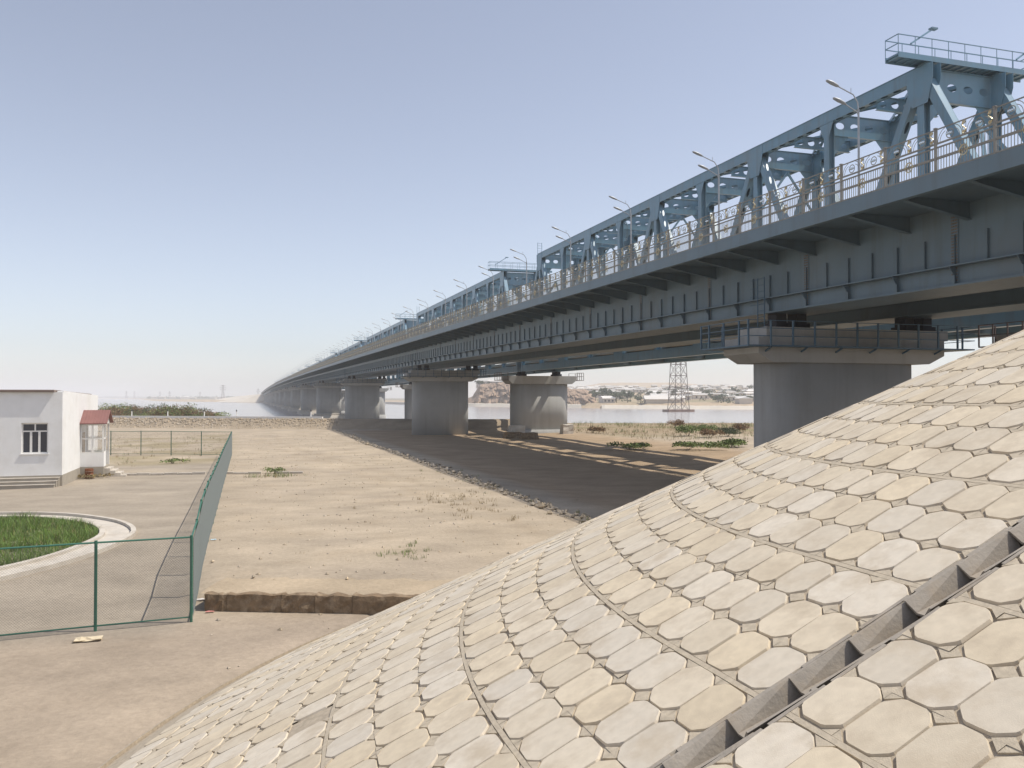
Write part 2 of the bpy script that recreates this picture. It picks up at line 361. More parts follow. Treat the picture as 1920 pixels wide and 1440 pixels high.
for w in ws:
    p, out, nrm = cone_pt(RT, w); a = p+out*0.0
    rings.append([a+Vector((0,0,-.3)), a+Vector((0,0,.05)), a+out*.07+Vector((0,0,.02)), a+out*.09+Vector((0,0,-.3))])
mb.loft(rings); ob = mb.build('toe_kerb', M['sandgrout'], slope); recalc(ob.data)
PITCH_R, PITCH_W = .498, .465
def octo(k):
    R = random.Random(k); L2, W2 = .272+R.uniform(-.005,.003), .2265+R.uniform(-.004,.002)
    e, c = .112+R.uniform(-.015,.015), .180+R.uniform(-.018,.015)
    P = [(-W2,-c),(-W2,c),(-e,L2),(e,L2),(W2,c),(W2,-c),(e,-L2),(-e,-L2)]
    return [(x+R.uniform(-.006,.006), y+R.uniform(-.006,.006)) for x,y in P]
def tile_mesh(k):
    R = random.Random(k+100); Q = octo(k); P = []
    for i in range(8):                 # corners worn round
        a, b2, d = Vector(Q[i-1]), Vector(Q[i]), Vector(Q[(i+1)%8]); t = R.uniform(.008,.026)
        P += [tuple(b2+(a-b2).normalized()*t), tuple(b2+(d-b2).normalized()*t)]
    n = 16
    v = [(x,y,-.022) for x,y in P]+[(x*.965,y*.972,.006+R.uniform(-.001,.001)) for x,y in P]
    f = [((i+1)%n,i,n+i,n+(i+1)%n) for i in range(n)]+[tuple(range(2*n-1,n-1,-1))]
    me = bpy.data.meshes.new('tile'); me.from_pydata(v, [], f); me.materials.append(M['tile']); me.update(); recalc(me)
    return me
def mortar_geo(k):                     # mortar in the four corner gaps of one tile's bay
    W, L_ = .2325, .2755; Q = octo(k); out = []
    for sx, sy in ((-1,-1),(-1,1),(1,1),(1,-1)):
        a = (sx*W, sy*.196); b2 = (sx*.125, sy*L_); c_ = (sx*W, sy*L_)
        out.append((a,b2,c_))
    return out
TM = [tile_mesh(k) for k in range(9)]
CH_Y = 5.525                            # drain column on the straight part
seams = [14.78+1.545*k for k in range(-7,5)]
tiles = []; bays = []
def frame(r, w, dz=0.0):
    p, out, nrm = cone_pt(r, w, dz)
    up = (-out+Vector((0,0,MS))).normalized(); sd = up.cross(nrm).normalized()
    return p, sd, up, nrm
for rk in seams:
    for j in range(3):
        r = rk-.012-PITCH_R*(j+.5)
        if r > RT-.25 or r < 2.2: continue
        y = CH_Y+.18+PITCH_W/2
        ws_ = []
        while y < YA-.05: ws_.append(y-YA); y += PITCH_W
        y = CH_Y-.18-PITCH_W/2
        while y > -4: ws_.append(y-YA); y -= PITCH_W
        ncol = int(r*math.radians(118)/PITCH_W)
        ws_ += [PITCH_W*(k+.5)/r for k in range(ncol)]
        for w in ws_:
            if random.random() < .012: continue
            dx, dy, rot = random.gauss(0,.006), random.gauss(0,.006), random.gauss(0,.012)
            p, sd, up, nrm = frame(r, w, random.gauss(.002,.0022))
            B4 = Matrix(((sd.x,up.x,nrm.x,p.x),(sd.y,up.y,nrm.y,p.y),(sd.z,up.z,nrm.z,p.z),(0,0,0,1)))
            a = sd*math.cos(rot)+up*math.sin(rot); bb = up*math.cos(rot)-sd*math.sin(rot)
            nn = (nrm+a*random.gauss(0,.009)+bb*random.gauss(0,.007)).normalized()
            a = (a-nn*a.dot(nn)).normalized(); bb = nn.cross(a)
            p = p+a*dx+bb*dy
            d = p-Vector((0,0,CAMH)); zz = d.x*SN+d.y*CS; uu = d.x*CS-d.y*SN
            vis = 0
            if zz > 2:
                X2, Y2 = 960+1600*uu/zz, 745-1600*d.z/zz
                f_ = -nn.dot(d.normalized())
                if -60 < X2 < 1980 and -60 < Y2 < 1500 and f_ > 0.01: vis = f_/(zz*zz)
            M4 = Matrix(((a.x,bb.x,nn.x,p.x),(a.y,bb.y,nn.y,p.y),(a.z,bb.z,nn.z,p.z),(0,0,0,1)))
            tiles.append((vis, M4, random.choice(TM)))
            bays.append(B4)
tiles.sort(key=lambda q: -q[0])
for vis, M4, tm in tiles[:296]: put('tile', tm, slope, mtx=M4)
mb = MB()
for vis, M4, tm in tiles[296:]:
    mb.add([M4 @ v.co for v in tm.vertices], [tuple(p.vertices) for p in tm.polygons])
stuff(mb.build('tile_field', M['tile'], slope))
mb = MB(); RM = random.Random(4)
for M4 in bays:
    for tri in mortar_geo(0):
        h = RM.uniform(-.0005,.0005); mb.add([M4 @ Vector((*q,h)) for q in tri]+[M4 @ Vector((*q,-.03)) for q in tri], [(0,1,2),(0,3,4,1),(1,4,5,2)])
ob = stuff(mb.build('corner_mortar', M['mortar'], slope)); recalc(ob.data)
for rk in seams:                       # thin raised mortar line on the seam
    if rk > RT-.3 or rk < 3: continue
    mb = MB(); RA = []; RBs = []
    for w in ws:
        q0, o_, n_ = cone_pt(rk-.008, w); q1 = cone_pt(rk+.034, w)[0]
        (RA if w <= WC0 else RBs).append([q0-n_*.02, q0+n_*.0035, q1+n_*.0025, q1-n_*.02])
    mb.loft(RA); mb.loft(RBs); ob = mb.build('seam_strip', M['mortar'], slope); recalc(ob.data)
# pieces of the stepped drain
dr = thing('drain_channel', 'stepped grey concrete drain channel running down the tiled slope', 'drain', cone_pt(RT, CH_Y-YA)[0])
base = Vector(dr.location)
mb = MB()
def usec(yc, hw_t, hw_b, dep, th, p, up, nrm, sd):
    P = [(-hw_t,0),(-hw_b,-dep),(hw_b,-dep),(hw_t,0),(hw_t-th,0),(hw_b-th*.7,-dep+th),(-hw_b+th*.7,-dep+th),(-hw_t+th,0)]
    return [p+sd*x+nrm*y_ for x,y_ in P]
segL = .60
p0, sd, up, nrm = frame(0, CH_Y-YA)
mb.loft([usec(0,.262,.16,.235,.03,p0+up*(-.33),up,nrm,sd), usec(0,.262,.16,.235,.03,p0+up*(.33),up,nrm,sd)]) if False else None
a = usec(0,.146,.055,.11,.022, up*(-.37)+nrm*.012,up,nrm,sd)
b_ = usec(0,.170,.12,.205,.026, up*(.27)+nrm*.003,up,nrm,sd)
mb.loft([a, b_]); seg_me = mb.mesh('trough', M['trough']); recalc(seg_me)
Lt = (RT-2.5)*SF; k = 0
while k*segL < Lt:
    r = RT-.2-(k*segL)/SF
    p = cone_pt(r, CH_Y-YA)[0]; put('trough', seg_me, dr, loc=p-base+Vector((random.gauss(0,.004),random.gauss(0,.006),random.gauss(0,.004)))); k += 1
mb = MB()
for k in range(int(Lt/segL)):
    r = RT-.25-(k*segL)/SF
    for q in (-1,1):
        c0 = cone_pt(r, CH_Y-YA)[0]-base+sd*q*.176-nrm*.016
        mb.bar(c0-up*.27, c0+up*(.26+random.uniform(-.05,.02)), .035, .045, up=nrm)
stuff(mb.build('mortar_edge', M['trough'], dr))

# ------------------------------------------------------------------ road bridge
def zr(y): return CAMH+6.35+.0094*y-8.4e-6*y*y          # level of the underside of the edge beam
XF, XG, XR = 20.7, 23.6, 36.1
PY = [35.0+88*i for i in range(15)]
stat = list(np.arange(5,220,2.75))+list(np.arange(220,520,11))+list(np.arange(520,1267,22))+[1267]
def sweep(mb, prof, ys_, mi=0):
    mb.loft([[(x,y,zr(y)+dz) for x,dz in prof] for y in ys_], mi)
road = thing('road_bridge', 'long blue-grey steel road bridge deck with deep box girders over the river', 'bridge', (XF,5,zr(5)))
RL = Vector(road.location)
def rpart(name, mb, m, parent=None, kind=None, smooth=False):
    me = mb.mesh(name, m, smooth); recalc(me)
    me.transform(Matrix.Translation(-RL)); o = put(name, me, road if parent is None else parent)
    if kind: o['kind'] = kind
    return o
mb = MB(); sweep(mb, [(XF+.09,.12),(XF+.09,.42),(XR-.09,.42),(XR-.09,.12)], stat); deck = rpart('deck_slab', mb, M['steel_shaded'])
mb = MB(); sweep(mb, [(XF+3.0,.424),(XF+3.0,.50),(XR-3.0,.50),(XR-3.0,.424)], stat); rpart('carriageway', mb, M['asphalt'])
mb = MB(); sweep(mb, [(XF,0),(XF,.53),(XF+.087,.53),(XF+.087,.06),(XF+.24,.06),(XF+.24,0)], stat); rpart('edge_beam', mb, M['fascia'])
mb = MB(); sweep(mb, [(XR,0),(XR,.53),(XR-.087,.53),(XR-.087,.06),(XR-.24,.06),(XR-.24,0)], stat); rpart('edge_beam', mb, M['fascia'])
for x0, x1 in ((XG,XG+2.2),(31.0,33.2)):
    mb = MB(); sweep(mb, [(x0,.117),(x0,-2.62),(x1,-2.62),(x1,.117)], stat); gd = rpart('box_girder', mb, M['steel_shaded'])
    mb = MB(); sweep(mb, [(x0-.16,-2.70),(x0-.16,-2.625),(x1+.16,-2.625),(x1+.16,-2.70)], stat); rpart('bottom_flange', mb, M['steel_shaded'], gd)
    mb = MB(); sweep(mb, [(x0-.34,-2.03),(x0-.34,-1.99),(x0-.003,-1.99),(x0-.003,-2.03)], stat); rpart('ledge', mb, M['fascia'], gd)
# cantilever brackets and cross girders
nbk = 0; far_mb = MB()
def bracket(mb, y):
    zz = zr(y)
    for (xa, xb, da, db) in ((XF+.245,XG-.004,-.02,-.48),):
        mb.add([(xa,y-.015,zz+.118),(xb,y-.015,zz+.118),(xb,y-.015,zz+db),(xa,y-.015,zz+da),
                (xa,y+.015,zz+.118),(xb,y+.015,zz+.118),(xb,y+.015,zz+db),(xa,y+.015,zz+da)],
               [(0,1,2,3),(7,6,5,4),(3,2,6,7),(0,3,7,4),(2,1,5,6)])
        mb.bar((xa,y,zz+da-.012),(xb,y,zz+db-.012),.2,.022)
y = 8.0+2.75/2
while y < 1262:
    if y < 200:
        mb = MB(); bracket(mb, y); rpart('bracket', mb, M['steel_shaded'])
    else: bracket(far_mb, y)
    y += 2.75
rpart('far_brackets', far_mb, M['steel_shaded'], None, 'stuff')
far_mb = MB(); y = 9.0
while y < 1262:
    zz = zr(y); mb = MB() if y < 150 else far_mb
    mb.box((XG+2.203,y-.02,zz-1.1),(30.997,y+.02,zz+.117)); mb.box((XG+2.203,y-.16,zz-1.13),(30.997,y+.16,zz-1.103))
    mb.box((33.203,y-.02,zz-.5),(XR-.245,y+.02,zz+.117))
    if y < 150: rpart('cross_girder', mb, M['steel_shaded'])
    y += 2.75
rpart('far_cross_girders', far_mb, M['steel_shaded'], None, 'stuff')
# web stiffeners, knee gussets and bolted splices
far_mb = MB(); y = 7.2; i = 0
while y < 900:
    zz = zr(y); mb = MB() if y < 170 else far_mb
    mb.box((XG-.085,y-.010,zz-1.987),(XG-.002,y+.010,zz-.92))
    if y < 170: rpart('stiffener', mb, M['steel_shaded'])
    if i % 2 == 0:
        mb = MB() if y < 170 else far_mb
        P = [(XG-.33,-2.033),(XG-.003,-2.033),(XG-.003,-2.622),(XG-.13,-2.622),(XG-.13,-2.32)]
        mb.loft([[(a,y-.02,zz+d) for a,d in P],[(a,y+.02,zz+d) for a,d in P]])
        mb.box((XG-.15,y-.07,zz-2.62),(XG-.133,y+.07,zz-2.33))
        if y < 170: rpart('knee_gusset', mb, M['steel_shaded'])
    y += 1.375; i += 1
rpart('far_stiffeners', far_mb, M['steel_shaded'], None, 'stuff')
y = 23.75-8.25
while y < 110:
    zz = zr(y); mb = MB(); mb.box((XG-.022,y-.17,zz-1.985),(XG-.001,y+.17,zz-.02)); mb.box((XG-.022,y-.17,zz-2.61),(XG-.001,y+.17,zz-2.04))
    sp = rpart('splice_plate', mb, M['steel_shaded'])
    mb = MB()
    for kz in range(24):
        for dy in (-.11,-.04,.04,.11):
            a = zz-.08-kz*.105
            if -2.06 < a-zz < -1.96: continue
            mb.box((XG-.045,y+dy-.018,a-.018),(XG-.0225,y+dy+.018,a+.018))
    rpart('bolts', mb, M['rust'], sp, 'stuff')
    y += 8.25
# service ladders by the piers
for py in PY[:3]:
    mb = MB(); y0 = py-.6; zz = zr(y0)
    for dy in (0,.55): mb.tube([(XG-.55,y0+dy,zz-3.6),(XG-.55,y0+dy,zz-1.05)], .03, 5)
    for k in range(9): mb.tube([(XG-.55,y0,zz-3.5+k*.3),(XG-.55,y0+.55,zz-3.5+k*.3)], .016, 4)
    for k in (0,1,2,3): mb.tube([(XG-.55,y0+.55,zz-2.3+k*.4),(XG-.55,y0+1.15,zz-2.3+k*.4)], .016, 4)
    rpart('service_ladder', mb, M['platform'])

# ------------------------------------------------------------------ ornate railing
PL = 2.24; RB = .532; XRL = XF+.11
def picket_mesh():
    mb = MB()
    for k in range(19):
        y = .14+k*(PL-.24)/18
        mb.box((-.008,y-.008,.085),(.008,y+.008,.785))
    return mb.mesh('pickets', M['rail'])
def rails_mesh():
    mb = MB()
    for zc, hh, tt in ((.06,.05,.05),(.46,.075,.05),(.80,.045,.045),(.925,.05,.05),(1.375,.032,.04)):
        mb.box((-tt/2,.05,zc-hh/2),(tt/2,PL-.05,zc+hh/2))
    return mb.mesh('rails', M['rail'])
def post_mesh():
    mb = MB(); mb.box((-.035,-.035,0),(.035,.035,1.40)); mb.box((-.05,-.05,1.402),(.05,.05,1.435)); mb.box((-.06,-.06,-.0),(.06,.06,.03))
    return mb.mesh('post', M['rail'])
def scroll_mesh():
    mb = MB()
    for yc in (.56,1.68):
        for s_ in (-1,1):
            for rr in (.27,.36):
                pts = [(0,yc+s_*(.12+rr*math.cos(a)*1.0-.0),.95+rr*math.sin(a)*1.12) for a in np.linspace(0,1.35,7)]
                mb.tube(pts, .011, 4)
            mb.tube([(0,yc+s_*.50,.95),(0,yc+s_*.50,1.36)], .012, 4)
        mb.tube([(0,yc+.14*math.cos(a),1.12+.14*math.sin(a)) for a in np.linspace(0,2*math.pi,13)], .016, 4, cap=False)
    return mb.mesh('scroll', M['rail'])
def gilt_mesh():
    mb = MB()
    for yc in (.02,1.12):
        yy = min(max(yc,.16),PL-.12)
        pts = [(-.02,yy+.07*math.sin(a*1.0),1.15+.17*a/3.14) for a in np.linspace(-3.1,3.1,11)]
        mb.tube(pts, .024, 5)
        for zz in (1.0,1.30): mb.tube([(-.02,yy+.05*math.cos(a),zz+.05*math.sin(a)) for a in np.linspace(0,2*math.pi,7)], .02, 5, cap=False)
    mb.tube([(-.03,PL/2+.16*math.cos(a),.46+.16*math.sin(a)) for a in np.linspace(0,2*math.pi,11)], .020, 5, cap=False)
    for a in np.linspace(0,2*math.pi,7)[:-1]: mb.tube([(-.03,PL/2+.05*math.cos(a),.46+.05*math.sin(a)),(-.03,PL/2+.25*math.cos(a),.46+.25*math.sin(a))], .018, 4, r2=.006)
    return mb.mesh('gilt_ornament', M['gold'])
def silver_mesh():
    mb = MB()
    for yc in (.56,1.68):
        for q in range(3):
            mb.loft([[(-.03+.0*q+rr*math.cos(a),yc-.07+.07*q+rr*math.sin(a),1.12+zz) for a in np.linspace(0,2*math.pi,7)[:-1]] for rr,zz in ((.01,-.05),(.045,-.02),(.045,.02),(.01,.05))])
    return mb.mesh('silver_boss', M['silver'])
def merge(meshes, m4):
    pass
PM = dict(post=post_mesh(), rails=rails_mesh(), pickets=picket_mesh(), scroll=scroll_mesh(), gilt_ornament=gilt_mesh(), silver_boss=silver_mesh())
rl = thing('bridge_railing', 'ornate taupe railing with gilt ornaments on the near edge of the road bridge', 'railing', (XRL,6,zr(6)+RB))
RLO = Vector(rl.location)
y = 6.0; k = 0; farp = {n_: MB() for n_ in PM}
def shear(y): return (zr(y+PL)-zr(y))/PL
while y < 1262:
    zz = zr(y)+RB; sh = shear(y)
    if k < 48:
        for nm, me in PM.items():
            m4 = Matrix.Translation(Vector((XRL,y,zz))-RLO)
            if nm != 'post': m4 = m4 @ Matrix(((1,0,0,0),(0,1,0,0),(0,sh,1,0),(0,0,0,1)))
            o = put(nm, me, rl); o.matrix_parent_inverse = Matrix(); o.rotation_mode = 'XYZ'
            o.location = m4.translation
            if nm != 'post': o.rotation_euler = (math.atan(sh),0,0)
            if nm in ('pickets','gilt_ornament','silver_boss','scroll','rails'): stuff(o)
    elif y < 420:
        for nm in ('post','rails','pickets','scroll','gilt_ornament'):
            me = PM[nm]
            farp[nm].add([(v.co.x+XRL-RLO.x, v.co.y+y-RLO.y, v.co.z+zz-RLO.z+v.co.y*sh) for v in me.vertices], [tuple(p.vertices) for p in me.polygons])
    else:
        b0 = farp['rails']
        for zc, hh in ((.06,.05),(.46,.075),(.80,.045),(.925,.05),(1.375,.032)):
            b0.bar((XRL-RLO.x,y-RLO.y,zz+zc-RLO.z),(XRL-RLO.x,y+PL-RLO.y,zz+PL*sh+zc-RLO.z),.05,hh)
        for q in range(8):
            yy = y+q*PL/8; b0.box((XRL-.02-RLO.x,yy-.03-RLO.y,zz-RLO.z),(XRL+.02-RLO.x,yy+.03-RLO.y,zz+(1.4 if q%4==0 else .95)-RLO.z))
    y += PL; k += 1
for nm, b0 in farp.items():
    if b0.f: stuff(b0.build('far_'+nm, M['gold'] if nm == 'gilt_ornament' else M['rail'], rl))
rl2 = thing('bridge_railing', 'plain taupe railing on the far edge of the road bridge, before the trusses', 'railing', (XR-.11,6,zr(6)+RB))
mb = MB(); O2 = Vector(rl2.location); y = 6.0
mp_ = MB()
while y < 600:
    zz = zr(y)+RB; sh = shear(y)
    for zc in (.08,.5,.95,1.38): mb.bar(Vector((XR-.11,y,zz+zc))-O2, Vector((XR-.11,y+PL,zz+zc+PL*sh))-O2, .05, .05)
    p_ = Vector((XR-.11,y,zz))-O2; mp_.box(p_-Vector((.04,.04,0)), p_+Vector((.04,.04,1.42)))
    for q in range(1,16):
        p_ = Vector((XR-.11,y+q*PL/16,zz))-O2; mp_.box(p_-Vector((.008,.008,-.08)), p_+Vector((.008,.008,.95)))
    y += PL
mb.build('rails', M['rail'], rl2); stuff(mp_.build('pickets', M['rail'], rl2))

# ------------------------------------------------------------------ lamp posts on the far side of the road deck
lx = 34.9; lamp_parts = {}
mb = MB(); mb.tube([(0,0,0),(0,0,4),(0,0,9.4)], .095, 7, r2=.055); mb.box((-.16,-.16,0),(.16,.16,.25)); lamp_parts['pole'] = mb.mesh('pole', M['lamp'])
mb = MB()
mb.tube([(0,0,9.3),(-.06,0,9.8),(-.35,0,10.2),(-1.35,0,10.55)], .035, 5)
mb.tube([(0,0,9.0),(-.1,0,9.25),(-.9,0,9.62)], .035, 5)
mb.tube([(-.5,0,10.25),(-.5,0,10.55)], .02, 4)
lamp_parts['arm'] = mb.mesh('arm', M['lamp'])
def head_mesh():
    mb = MB(); rings = []
    for t, w_, h_ in ((0,.05,.05),(.12,.13,.09),(.45,.16,.12),(.75,.12,.09),(.84,.03,.03)):
        rings.append([(-t,w_*math.cos(a),.05+t*.32+h_*(math.sin(a) if math.sin(a) > 0 else .45*math.sin(a))) for a in np.linspace(0,2*math.pi,9)[:-1]])
    mb.loft(rings); return mb.mesh('lamp_head', M['lamp'], True)
hm = head_mesh(); recalc(hm)
for i in range(70):
    y = 26.5+15.8*i
    if y > 1150: break
    rk = ['nearest','second','third','fourth','fifth','sixth','seventh','eighth']
    lab = ('grey double-arm street lamp on the bridge, %s from the right' % rk[i-1]) if 1 <= i <= 8 else ('thin grey street lamp far along the bridge among many' if i else 'grey double-arm street lamp beside the bridge start')
    t = thing('street_lamp', lab, 'street lamp', (lx,y,zr(y)+.42), 0, 'street lamps along the bridge')
    t.scale = (1.07,1.07,1.07)
    put('pole', lamp_parts['pole'], t); put('arm', lamp_parts['arm'], t)
    put('lamp_head', hm, t, (-1.3,0,10.48)); put('lamp_head', hm, t, (-.85,0,9.55))

# ------------------------------------------------------------------ piers
def stadium(x0, x1, yc, hy, n=9, o=0.0):
    r = hy; P = []
    for a in np.linspace(-90,90,n): P.append((x1-r+o+math.cos(math.radians(a))*(r), yc+math.sin(math.radians(a))*(r)))
    for a in np.linspace(90,270,n): P.append((x0+r-o+math.cos(math.radians(a))*(r), yc+math.sin(math.radians(a))*(r)))
    return P
ORD = ['nearest','second','third','fourth','fifth','sixth','seventh','eighth','ninth','tenth','eleventh','twelfth','thirteenth','fourteenth','farthest']
def smooth_sides(me, ang=40):
    me.polygons.foreach_set('use_smooth', [abs(p.normal.z) < .5 for p in me.polygons]); me.update()
for i, py in enumerate(PY):
    zb = zr(py)-2.70
    g0 = gz(27, py) if i < 2 else -2.6
    lab = ('grey concrete wall pier under the road bridge, %s from the tiled slope' % ORD[i]) if i < 15 else ''
    t = thing('road_pier', lab, 'pier', (27.7,py,g0), 0, 'road bridge piers')
    def P(name, mb, m='conc', par=None):
        me = mb.mesh(name, M[m]); recalc(me); me.transform(Matrix.Translation((-27.7,-py,-g0)))
        if name in ('shaft','footing'): smooth_sides(me)
        return put(name, me, par or t)
    mb = MB(); mb.prism(stadium(23.1,31.5,py,1.35,13), g0-.6, zb-2.35); P('shaft', mb)
    # cap: tapered underside, beam, bearing plinths
    mb = MB(); hy = 1.48
    prof = [(22.15,-1.95),(22.15,-1.2),(32.6,-1.2),(32.6,-1.95),(31.7,-2.36),(22.9,-2.36)]
    mb.loft([[(x,py-hy,zb+d) for x,d in prof],[(x,py+hy,zb+d) for x,d in prof]]); cap = P('cap', mb)
    mb = MB(); mb.box((22.75,py-1.2,zb-1.197),(33.1,py+1.2,zb-.72)); P('cap_beam', mb)
    for xc in (XG+.55,XG+1.65,31.55,32.65):
        mb = MB(); mb.box((xc-.38,py-.5,zb-.717),(xc+.38,py+.5,zb-.45)); mb.box((xc-.28,py-.35,zb-.447),(xc+.28,py+.35,zb-.003)); P('bearing', mb, 'dark')
    if i >= 3:
        mb = MB(); mb.prism(stadium(21.6,33.9,py,2.6,11), -4.5, -.9); mb.prism(stadium(22.2,33.3,py,2.0,11), -.897, -.35); P('footing', mb, 'conc2')
    if i < 5:                          # inspection platform round the cap
        mb = MB(); zf = zb-1.62; xa, xb, ya, yb = 21.25, 33.9, py-2.05, py+2.05
        for (a, c_) in (((xa,ya),(xb,ya+.6)),((xa,yb-.6),(xb,yb)),((xa,ya+.603),(xa+.85,yb-.603)),((xb-.85,ya+.603),(xb,yb-.603))):
            mb.box((a[0],a[1],zf-.06),(c_[0],c_[1],zf))
        for x in np.arange(22.5,32.5,1.9): mb.bar((x,py-1.485,zf-.25),(x,ya+.1,zf-.07),.06,.07); mb.bar((x,py+1.485,zf-.25),(x,yb-.1,zf-.07),.06,.07)
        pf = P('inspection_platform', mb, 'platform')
        posts = [(x,ya) for x in np.arange(xa,xb+.01,1.16)]+[(x,yb) for x in np.arange(xa,xb+.01,1.16)]+[(x,y_) for x in (xa,xb) for y_ in (py-1.3,py,py+1.3)]
        for x,y_ in posts:
            mb = MB(); mb.box((x-.035,y_-.035,zf+.003),(x+.035,y_+.035,zf+1.12)); P('platform_post', mb, 'platform')
        mb = MB()
        for h_ in (.4,.75,1.1):
            for a, c_ in (((xa,ya),(xb,ya)),((xa,yb),(xb,yb)),((xa,ya),(xa,yb)),((xb,ya),(xb,yb))):
                mb.bar((a[0],a[1],zf+h_),(c_[0],c_[1],zf+h_),.03,.03)
        P('platform_rail', mb, 'platform')

# ------------------------------------------------------------------ railway truss bridge
XT, WT = 39.0, 5.5
ZTB = 9.0                              # underside of bottom chord
HB, HT = .9, .78                       # chord depths
ZBC, ZTC = ZTB+HB/2, 25.15-HT/2
NP, PN = 10, 8.74
T0 = 32.5
def perf_plate(mb, o, ax, ay, L_, H_, cells, hr, th=.02):
    """thin plate L_ x H_ in the plane ax,ay with one oval hole in each cell"""
    o, ax, ay = Vector(o), Vector(ax), Vector(ay); nz_ = ax.cross(ay)*th/2; cl = L_/cells; n_ = 12
    for c_ in range(cells):
        cx, cy = cl*(c_+.5), H_/2
        outer, inner = [], []
        for k in range(n_):
            a = 2*math.pi*(k+.5)/n_; ca, sa = math.cos(a), math.sin(a)
            t_ = min(cl/2/abs(ca) if abs(ca) > 1e-6 else 9, H_/2/abs(sa) if abs(sa) > 1e-6 else 9)
            outer.append((cx+ca*t_, cy+sa*t_)); inner.append((cx+ca*hr[0], cy+sa*hr[1]))
        # put the cell corners in by snapping the nearest outer points
        for X_, Y_ in ((cl*c_,0),(cl*(c_+1),0),(cl*(c_+1),H_),(cl*c_,H_)):
            j = min(range(n_), key=lambda q: (outer[q][0]-X_)**2+(outer[q][1]-Y_)**2); outer[j] = (X_,Y_)
        vs_ = [o+ax*x+ay*y_+nz_ for x,y_ in outer]+[o+ax*x+ay*y_+nz_ for x,y_ in inner]+[o+ax*x+ay*y_-nz_ for x,y_ in outer]+[o+ax*x+ay*y_-nz_ for x,y_ in inner]
        f_ = []
        for k in range(n_):
            q = (k+1) % n_
            f_ += [(k,q,n_+q,n_+k),(2*n_+q,2*n_+k,3*n_+k,3*n_+q),(n_+k,n_+q,3*n_+q,3*n_+k),(q,k,2*n_+k,2*n_+q)]
        mb.add(vs_, f_)
def truss_meshes():
    D = []
    def A(name, mb, m='steel', par=None): D.append((name, mb.mesh(name, M[m]), par))
    yb = [PN*i for i in range(NP+1)]
    for q, X in enumerate((0.0, WT)):
        # top chord: two webs, a top plate and a perforated bottom plate
        mb = MB(); ya, yz = yb[1]-.55, yb[9]+.55; cw = .56
        mb.box((X-cw/2,ya,ZTC-HT/2),(X-cw/2+.03,yz,ZTC+HT/2)); mb.box((X+cw/2-.03,ya,ZTC-HT/2),(X+cw/2,yz,ZTC+HT/2))
        mb.box((X-cw/2-.05,ya,ZTC+HT/2+.002),(X+cw/2+.05,yz,ZTC+HT/2+.03))
        perf_plate(mb, (X-cw/2+.032,ya,ZTC-HT/2+.06), (0,1,0), (1,0,0), yz-ya, cw-.064, int((yz-ya)/1.09), (.34,.15))
        A('top_chord', mb)
        mb = MB(); mb.box((X-.3,-.3,ZBC-HB/2),(X+.3,yb[10]+.3,ZBC+HB/2)); A('bottom_chord', mb)
        for j in range(1,10):
            mb = MB(); y_ = yb[j]; za, zz = ZBC+HB/2+.002, ZTC-HT/2-.002
            mb.box((X-.25,y_-.26,za),(X-.215,y_+.26,zz)); mb.box((X+.215,y_-.26,za),(X+.25,y_+.26,zz)); mb.box((X-.213,y_-.02,za),(X+.213,y_+.02,zz))
            if j % 2 == 0:
                for s_ in (-1,1):
                    mb.add([(X-.25,y_+s_*.262,zz),(X-.25,y_+s_*.262,zz-1.0),(X-.25,y_+s_*.75,zz),(X-.22,y_+s_*.262,zz),(X-.22,y_+s_*.262,zz-1.0),(X-.22,y_+s_*.75,zz)],
                           [(0,1,2),(3,5,4),(0,3,4,1),(1,4,5,2),(2,5,3,0)])
            A('vertical', mb)
        for j in range(1,10,2):
            for d_ in (-1,1):
                mb = MB(); p = Vector((X,yb[j]+d_*.42,ZTC-.62)); e = Vector((X,yb[j+d_]-d_*.35,ZBC+HB/2+.05))
                w_ = .60 if (j in (1,9) and ((j == 1) == (d_ == -1))) else .5
                dv = (e-p).normalized(); nv = Vector((1,0,0)).cross(dv)
                mb.bar(p, e, w_*.9, .62, up=(1,0,0)) if False else None
                for s_ in (-1,1): mb.bar(p+Vector((s_*.235,0,0)), e+Vector((s_*.235,0,0)), .035, .56, up=nv)
                if True:
                    sd_ = 1 if nv.z > 0 else -1
                    mb.bar(p+nv*sd_*.26, e+nv*sd_*.26, .434, .03, up=nv)
                    Ln = (e-p).length; perf_plate(mb, p-nv*sd_*.26+Vector((-.217,0,0)), dv, (1,0,0), Ln, .434, int(Ln/1.5), (.38,.13))
                A('diagonal', mb)
            # gusset plates at the main nodes
            for s_ in (-1,1):
                mb = MB(); y_ = yb[j]; gx = X+s_*.295; zt_ = ZTC+HT/2-.06
                Pg = [(y_-1.05,zt_),(y_+1.05,zt_),(y_+1.05,zt_-.9),(y_+.62,zt_-2.3),(y_-.62,zt_-2.3),(y_-1.05,zt_-.9)]
                mb.loft([[(gx-.012,a,z_) for a,z_ in Pg],[(gx+.012,a,z_) for a,z_ in Pg]]); A('gusset', mb)
        for j in range(0,11,2):
            mb = MB(); y_ = yb[j]; gx = X-.315; z0_ = ZBC-HB/2+.1
            Pg = [(y_-1.2,z0_),(y_+1.2,z0_),(y_+1.2,z0_+.9),(y_+.6,z0_+2.1),(y_-.6,z0_+2.1),(y_-1.2,z0_+.9)]
            mb.loft([[(gx-.012,a,z_) for a,z_ in Pg],[(gx+.012,a,z_) for a,z_ in Pg]]); A('gusset', mb)
